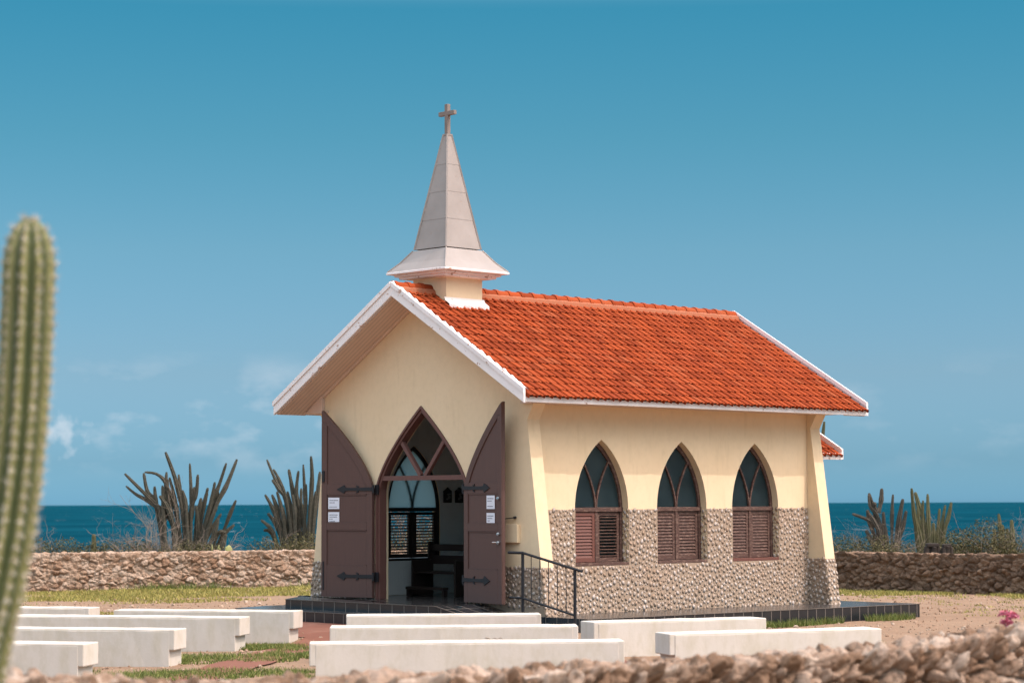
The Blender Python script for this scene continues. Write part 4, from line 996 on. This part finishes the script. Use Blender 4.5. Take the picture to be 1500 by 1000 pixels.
cactus_clump('tiny single green cactus on the left between the shrubs above the sunlit wall', pos, [[(142, 880), (142, 830), (141.5, 787)]], 60 / 3236.2, (142, 743 + (CAM.z - pos.z) * 3236.2 / 60), 'green_cactus', 7, .085)
pos = at_px(1206, 50.)
cactus_clump('green cactus tip showing between the main eave and the small rear roof', pos, [[(1188, 860), (1194, 740), (1206, 621)], [(1184, 860), (1190, 740), (1199, 645)]], 50 / 3236.2, (1206, 737 + (CAM.z - pos.z) * 3236.2 / 50), 'green_cactus', 8, .075)

# the near column cactus
DC = 8.
def cp(px, py): p = ground_pt((px - 750) / 3236.2 * DC, DC); return Vector((p.x, p.y, CAM.z + (742.8 - py) / 3236.2 * DC))
path = bez([cp(-150, 1420), cp(-62, 1150), cp(-20, 960), cp(8, 820), cp(25, 690), cp(34, 560), cp(38, 440), cp(40, 322)], 200)
cb = Vector((path[0].x, path[0].y, 0.))
nc = thing('column_cactus', 'tall blurred spiny column cactus standing close at the left edge', 'cactus', cb)
np_ = len(path); rad = []
for i in range(np_):
    k = sum((path[j + 1] - path[j]).length for j in range(i, np_ - 1)) / .19; k = min(1., k)
    rad.append(.0945 * max(.16, max(0., 1 - (1 - k) ** 2.1) ** .55) * (1 + .012 * math.sin(i * .36)))
mb = MB(); ribs = 10; ribbed(mb, [p - cb for p in path], rad, ribs, .30, 8); mb.build('stem', 'near_cactus_skin', nc, smooth=True, recalc=False)
sp_v, sp_f = [], []; x = None; gg = random.Random(9)
arc = 0.; last = -1.
for i, p in enumerate(path):
    if i: arc += (path[i] - path[i - 1]).length
    d = (path[min(i + 1, np_ - 1)] - path[max(i - 1, 0)]).normalized()
    if x is None: x = d.cross(Vector((.2, 1, .1))).normalized()
    x = (x - d * x.dot(d)).normalized(); y = d.cross(x)
    if arc - last < .036: continue
    last = arc
    for r in range(ribs):
        a = 2 * math.pi * r / ribs; nrm = x * math.cos(a) + y * math.sin(a); side = d.cross(nrm)
        c = p - cb + nrm * rad[i] * .985
        for _ in range(26):
            dr = (nrm * gg.uniform(.35, 1.) + side * gg.gauss(0, .75) + d * gg.gauss(0, .6)).normalized(); ln_ = gg.uniform(.012, .04)
            s2 = dr.cross(d + nrm * .3).normalized() * .0017; k = len(sp_v)
            sp_v += [tuple(c + s2), tuple(c - s2), tuple(c + dr * ln_)]; sp_f.append((k, k + 1, k + 2))
o = np_mesh('spines', np.array(sp_v), np.array(sp_f), 'spine', parent=nc); o['kind'] = 'stuff'

# ------------------------------------------------------------------ shrubs, grass
def twigs(mb, base, n, h, spread, seed, r0=.012, lean=(0, 0), gen=3):
    g = random.Random(seed)
    def grow(p, d, ln_, r, k):
        pts = [p]; q_ = p.copy(); dd = d.copy()
        for i in range(4):
            dd = (dd + Vector((g.gauss(0, .22), g.gauss(0, .22), g.gauss(.02, .15)))).normalized(); q_ = q_ + dd * ln_ / 4; pts.append(q_.copy())
        mb.tube(pts, [r, r * .85, r * .7, r * .6, r * .45], 4, g.random(), cap=False)
        if k > 0:
            for j in range(g.randint(2, 4)):
                b = pts[g.randint(1, 4)]; nd = (dd + Vector((g.gauss(0, .7), g.gauss(0, .7), g.gauss(.1, .45)))).normalized(); grow(b, nd, ln_ * g.uniform(.5, .75), r * .55, k - 1)
    for i in range(n):
        a = g.uniform(0, 2 * math.pi); d = Vector((math.cos(a) * spread + lean[0], math.sin(a) * spread + lean[1], 1)).normalized()
        grow(Vector(base), d, h * g.uniform(.4, .7), r0, gen)
def leaves(name, centres, n, size, mat, seed, parent=None):
    g = np.random.default_rng(seed); Vs, rs = [], []
    for (c, rx, ry, rz_) in centres:
        m_ = int(n * rx * rz_ * 8) + 20
        p = g.normal(size=(m_, 3)); p /= np.linalg.norm(p, axis=1)[:, None]; p *= (g.uniform(.35, 1.08, (m_, 1)))
        p = p * np.array([rx, ry, rz_]); p[:, 2] = np.abs(p[:, 2]) * 1.0
        a = g.normal(size=(m_, 3)); a /= np.linalg.norm(a, axis=1)[:, None]; b = np.cross(a, g.normal(size=(m_, 3))); b /= np.linalg.norm(b, axis=1)[:, None]
        s_ = size * g.uniform(.5, 1.3, (m_, 1)); q_ = p + np.array(c)
        Vs.append(np.stack([q_ - a * s_, q_ + b * s_ * .45, q_ + a * s_, q_ - b * s_ * .45], 1).reshape(-1, 3)); rs.append(np.clip(g.normal(.45, .25, m_), 0, 1))
    V = np.concatenate(Vs); m_ = len(V) // 4
    return np_mesh(name, V, np.arange(m_ * 4).reshape(-1, 4), mat, np.concatenate(rs), parent)
def shrub(label, pos, lobes, tw, seed, name='shrub', lf=560, mat='shrub_leaf', size=.03, group='scrub growing behind the boundary wall'):
    t_ = thing(name, label, 'shrub', pos, group)
    if lobes: leaves('foliage', [((RT.x * l, RT.y * l, z + .12), rx, rx, rz_ * 1.12) for l, z, rx, rz_ in lobes], lf, size, mat, seed, t_)
    if tw:
        mb = MB()
        for k, (l, n, h, sp_, r0) in enumerate(tw): twigs(mb, (RT.x * l, RT.y * l, .1), max(2, int(n * .95)), h * 1.12, sp_, seed * 10 + k, r0)
        mb.build('twigs', 'dead_twig', t_, recalc=False)
shrub('low green brown shrub at the far left above the sunlit wall, behind the near cactus', at_px(95, 58.5), [(-.9, .5, .8, .62), (0, .45, .7, .62), (.7, .4, .8, .55)], [(-.4, 8, 1.3, .6, .010)], 31)
shrub('bare pale dead twig branching above the wall at the far left', at_px(60, 58), [], [(0, 4, 1.6, .5, .018)], 32, 'dead_shrub')
shrub('bare grey dead bush in front of the largest cactus clump', at_px(222, 57.5), [(-.1, .6, .5, .4)], [(-.3, 9, 2.0, .7, .014), (.4, 9, 1.9, .8, .013)], 33, 'dead_shrub')
shrub('low dry tangle at the foot of the largest cactus clump, left of the prickly pear', at_px(275, 57.5), [(0, .55, .9, .45), (.6, .5, .6, .42)], [(-.2, 9, 1.7, .9, .012), (.6, 8, 1.6, .8, .012)], 34)
shrub('low yellowish shrub at the left of the bare grey bush above the wall', at_px(178, 58.5), [(-.4, .4, .7, .6), (.3, .42, .6, .62)], [(0, 6, 1.4, .8, .010)], 35)
shrub('low dry shrub at the foot of the half hidden cactus clump by the chapel', at_px(420, 60.), [(-.4, .52, .8, .55), (.5, .55, .8, .6)], [(.2, 9, 1.6, 1., .010)], 36)
shrub('dry low shrub at the foot of the dark twisted cactus', at_px(1262, 56.), [(-.5, .5, .7, .62), (.3, .5, .8, .58)], [(.1, 10, 1.6, .9, .010)], 37)
shrub('thin grey twiggy bush between the two right cactus clumps', at_px(1325, 57.), [(0, .5, .6, .45)], [(0, 12, 1.25, .7, .010)], 38, 'dead_shrub')
shrub('rounded olive bush on the right between the stumps and the small cacti', at_px(1430, 55.5), [(-.5, .5, .55, .75), (.2, .5, .7, .95), (.7, .4, .5, .8)], [(.1, 9, 1.35, .7, .010)], 39)
shrub('low dark green bush just right of the stumps', at_px(1400, 56.), [(-.2, .45, .5, .68), (.3, .45, .5, .75)], [(0, 5, 1.3, .8, .010)], 40)
shrub('pale grey twiggy bush at the right edge, around the small cacti', at_px(1482, 56.), [(-.2, .45, .6, .6), (.5, .4, .6, .5)], [(-.2, 12, 1.45, .8, .011), (.4, 12, 1.4, .9, .011)], 41, 'dead_shrub')
t_ = thing('prickly_pear', 'pale green prickly pear pads at the right foot of the largest cactus clump', 'cactus', at_px(316, 57.5)); g = random.Random(4)
for i in range(11):
    l, z = g.uniform(-.42, .42), g.uniform(.55, 1.0); V, Fc = ICO2; a = g.uniform(0, 3)
    A = np.stack([np.array([math.cos(a), math.sin(a), 0]) * .11, np.array([-math.sin(a), math.cos(a), 0]) * .025, np.array([g.gauss(0, .03), 0, .14])], 1)
    o = np_mesh('pad', V @ A.T + np.array([RT.x * l, RT.y * l, z]), Fc, 'pear_pad', parent=t_, smooth=True)
mb = MB(); [mb.tube([(RT.x * l, RT.y * l, 0), (RT.x * l * 1.1, RT.y * l * 1.1, .6)], .05, 6) for l in (-.3, 0, .3)]; mb.build('stem', 'pear_pad', t_)
for k, (px, lab) in enumerate(((1362, 'dark cut stump on the wall top under the green cactus, the wider left one'), (1383, 'dark cut stump on the wall top beside the olive bush, the narrower right one'))):
    p = at_px(px, 54.2); mb = MB(); g = random.Random(k + 3)
    wd = (.135, .085)[k]
    for j in range((5, 3)[k]):
        l = (j / max(1, (4, 2)[k]) - .5) * wd * 2; c = Vector((RT.x * l, RT.y * l, 0)) + FW * g.uniform(-.08, .08)
        mb.tube([c, c + Vector((g.gauss(0, .02), 0, .45)), c + Vector((g.gauss(0, .02), 0, g.uniform(.6, .66)))], [.1, .085, .07], 7)
    zt = (.66, .64)[k]; mb.obox((0, 0, zt), RT * wd * 1.15, FW * .12, Vector((0, 0, .045)))
    p.z = .5 - .56 ; o = mb.build('tree_stump', 'tree_stump', bevel=.02); o.location = p; tag(o, lab, 'stump', 'cut stumps behind the shaded wall')
shrub('tan dry bush seen only through the shutters of the far window', at_px(603, 58.5), [(-.6, .5, .8, .75), (.5, .55, .9, .9)], [(0, 14, 2.2, .8, .02)], 43)
# pink flowering sprig beyond the near wall
p = at_px(1472, 17.5); p.z = float(ground_z(p.x, p.y))
t_ = thing('flowering_shrub', 'blurred pink blossom sprig beside yellow green leaves above the near wall', 'shrub', p)
hz0 = CAM.z - 170 * 17.5 / 3236.2 - p.z
leaves('blossom', [((RT.x * l, RT.y * l, hz0 + z), r, r, r) for l, z, r in ((-.02, -.04, .05), (.03, .0, .05), (-.04, .02, .035), (0, -.09, .05))], 2500, .022, 'pink_petal', 51, t_)
leaves('foliage', [((RT.x * l, RT.y * l, hz0 + z), r, r, r * .6) for l, z, r in ((.16, -.10, .08), (.24, -.10, .08), (.0, -.2, .12), (.12, -.2, .12))], 1400, .03, 'grass', 52, t_)
mb = MB(); [mb.tube([(0, 0, 0), (RT.x * l, RT.y * l, hz0 * .6), (RT.x * l * 1.6, RT.y * l * 1.6, hz0 - .05)], [.012, .008, .004], 5) for l in (-.02, .03, .1, .14)]; mb.build('twigs', 'dead_twig', t_, recalc=False)

def grass(name, X, Y, h0, h1, mat, seed, wd=.006):
    g = np.random.default_rng(seed); n = len(X); Z = ground_z(X, Y) - .004
    a = g.uniform(0, 2 * np.pi, n); h = g.uniform(h0, h1, n); w_ = wd * g.uniform(.7, 1.5, n)
    lx, ly = g.normal(0, .45, n) * h, g.normal(0, .45, n) * h
    A = np.stack([X + np.cos(a) * w_, Y + np.sin(a) * w_, Z], 1); B = np.stack([X - np.cos(a) * w_, Y - np.sin(a) * w_, Z], 1); C = np.stack([X + lx, Y + ly, Z + h], 1)
    V = np.stack([A, B, C], 1).reshape(-1, 3)
    return tag(np_mesh(name, V, np.arange(n * 3).reshape(-1, 3), mat, np.clip(g.normal(.5, .25, n), 0, 1)), kind='stuff')
def vnoise(X, Y, s, o):
    return np.array([mnoise.fractal(Vector((x * s + o, y * s, o)), 1., 2., 3) for x, y in zip(X, Y)])
def band_pts(n, a, b, w0, w1, seed, dens):
    """points along a wall line, from w0 to w1 metres in front of it"""
    g = np.random.default_rng(seed); a = np.array(a); b = np.array(b); d = b - a; L_ = np.linalg.norm(d); d /= L_; nn = np.array([d[1], -d[0]])
    if nn @ np.array([-FW.x, -FW.y]) < 0: nn = -nn
    s_ = g.uniform(0, L_, n); t_ = g.uniform(0, 1, n) ** 1.25; w_ = w0 + (w1 - w0) * t_
    X = a[0] + d[0] * s_ + nn[0] * w_; Y = a[1] + d[1] * s_ + nn[1] * w_
    k = vnoise(X, Y, .45, seed) + g.normal(0, .12, n) > dens + .45 * t_ ** 3
    return X[k], Y[k]
X, Y = band_pts(70000, WALL_A[:], WALL_C[:], .12, 7.2, 1, -.42); grass('grass', X, Y, .03, .09, 'grass', 2, .010)
X, Y = band_pts(6000, WALL_A[:], WALL_C[:], .05, .5, 5, -.05); grass('tall_grass', X, Y, .08, .26, 'green_grass', 6, .009)
X, Y = band_pts(26000, WALL_C[:], WALL_B[:], .12, 2.1, 3, -.32); grass('grass', X, Y, .03, .09, 'grass', 4, .010)
def blob_pts(n, blobs, seed):
    g = np.random.default_rng(seed); X, Y = [], []
    for (cx, cy, rx, ry, ang) in blobs:
        m_ = int(n * rx * ry); r = np.sqrt(g.uniform(0, 1, m_)); a = g.uniform(0, 2 * np.pi, m_)
        u, v = r * np.cos(a) * rx, r * np.sin(a) * ry; X.append(cx + u * math.cos(ang) - v * math.sin(ang)); Y.append(cy + u * math.sin(ang) + v * math.cos(ang))
    X = np.concatenate(X); Y = np.concatenate(Y); k = vnoise(X, Y, 1.3, seed) > -.28; return X[k], Y[k]
ang = math.atan2(.557, .83)
X, Y = blob_pts(4200, [(1.3, -5.3, 1.9, .75, ang), (3.0, -7.4, 1.9, .95, ang), (3.5, -5.4, .9, .5, -.9), (5.0, -9.6, 1.6, .9, ang), (4.1, -5.6, .9, .5, .7), (6.0, -8.0, 1.2, .6, .7), (2.1, -5.0, .8, .5, 0)], 8); grass('grass', X, Y, .03, .085, 'green_grass', 9, .006)
X, Y = blob_pts(5200, [(4.12, 4.6, .17, 1.3, 0), (4.1, 6.0, .12, .4, 0), (4.15, 7.7, .22, .7, 0), (4.2, .4, .25, .5, 0), (5.3, -.6, .5, .45, 0), (8.7, .9, .3, .25, 0)], 10); grass('grass', X, Y, .05, .16, 'green_grass', 11, .006)
X, Y = blob_pts(2500, [(-9, -2, 3.5, 1.2, ang), (-5.5, 4.0, 2.2, .7, ang)], 12); grass('grass', X, Y, .02, .06, 'grass', 13, .008)

def gravel(n, boxes, seed):
    g = np.random.default_rng(seed); inst = []
    for (x0, x1, y0, y1) in boxes:
        m_ = int(n * (x1 - x0) * (y1 - y0)); X, Y = g.uniform(x0, x1, m_), g.uniform(y0, y1, m_); Z = ground_z(X, Y)
        for x, y, z in zip(X, Y, Z):
            r = min(.07, .012 + g.exponential(.010)); inst.append((np.array([x, y, z + r * .2]), rand_rot(g) * (r * g.uniform(.6, 1.2, 3))[None, :], g.random()))
    o = scatter_mesh('gravel', inst, rocks(6, ICO1, 8, 6, .05), ICO1[1], 'coral_stone'); return tag(o, kind='stuff')
gravel(16, [(-10.5, 3.9, 9.2, 16.5), (4.2, 9., .5, 9.), (-13.5, -4.2, -4., 4.5), (0, 6, -9, -3)], 77)
g_ = np.random.default_rng(78); X = g_.uniform(-9, 6, 900); Y = g_.uniform(9.5, 16.5, 900); k_ = vnoise(X, Y, .7, 3.) > .12
X = np.repeat(X[k_], 9) + g_.normal(0, .06, 9 * k_.sum()); Y = np.repeat(Y[k_], 9) + g_.normal(0, .06, 9 * k_.sum()); grass('dry_weeds', X, Y, .02, .07, 'grass', 79, .008)
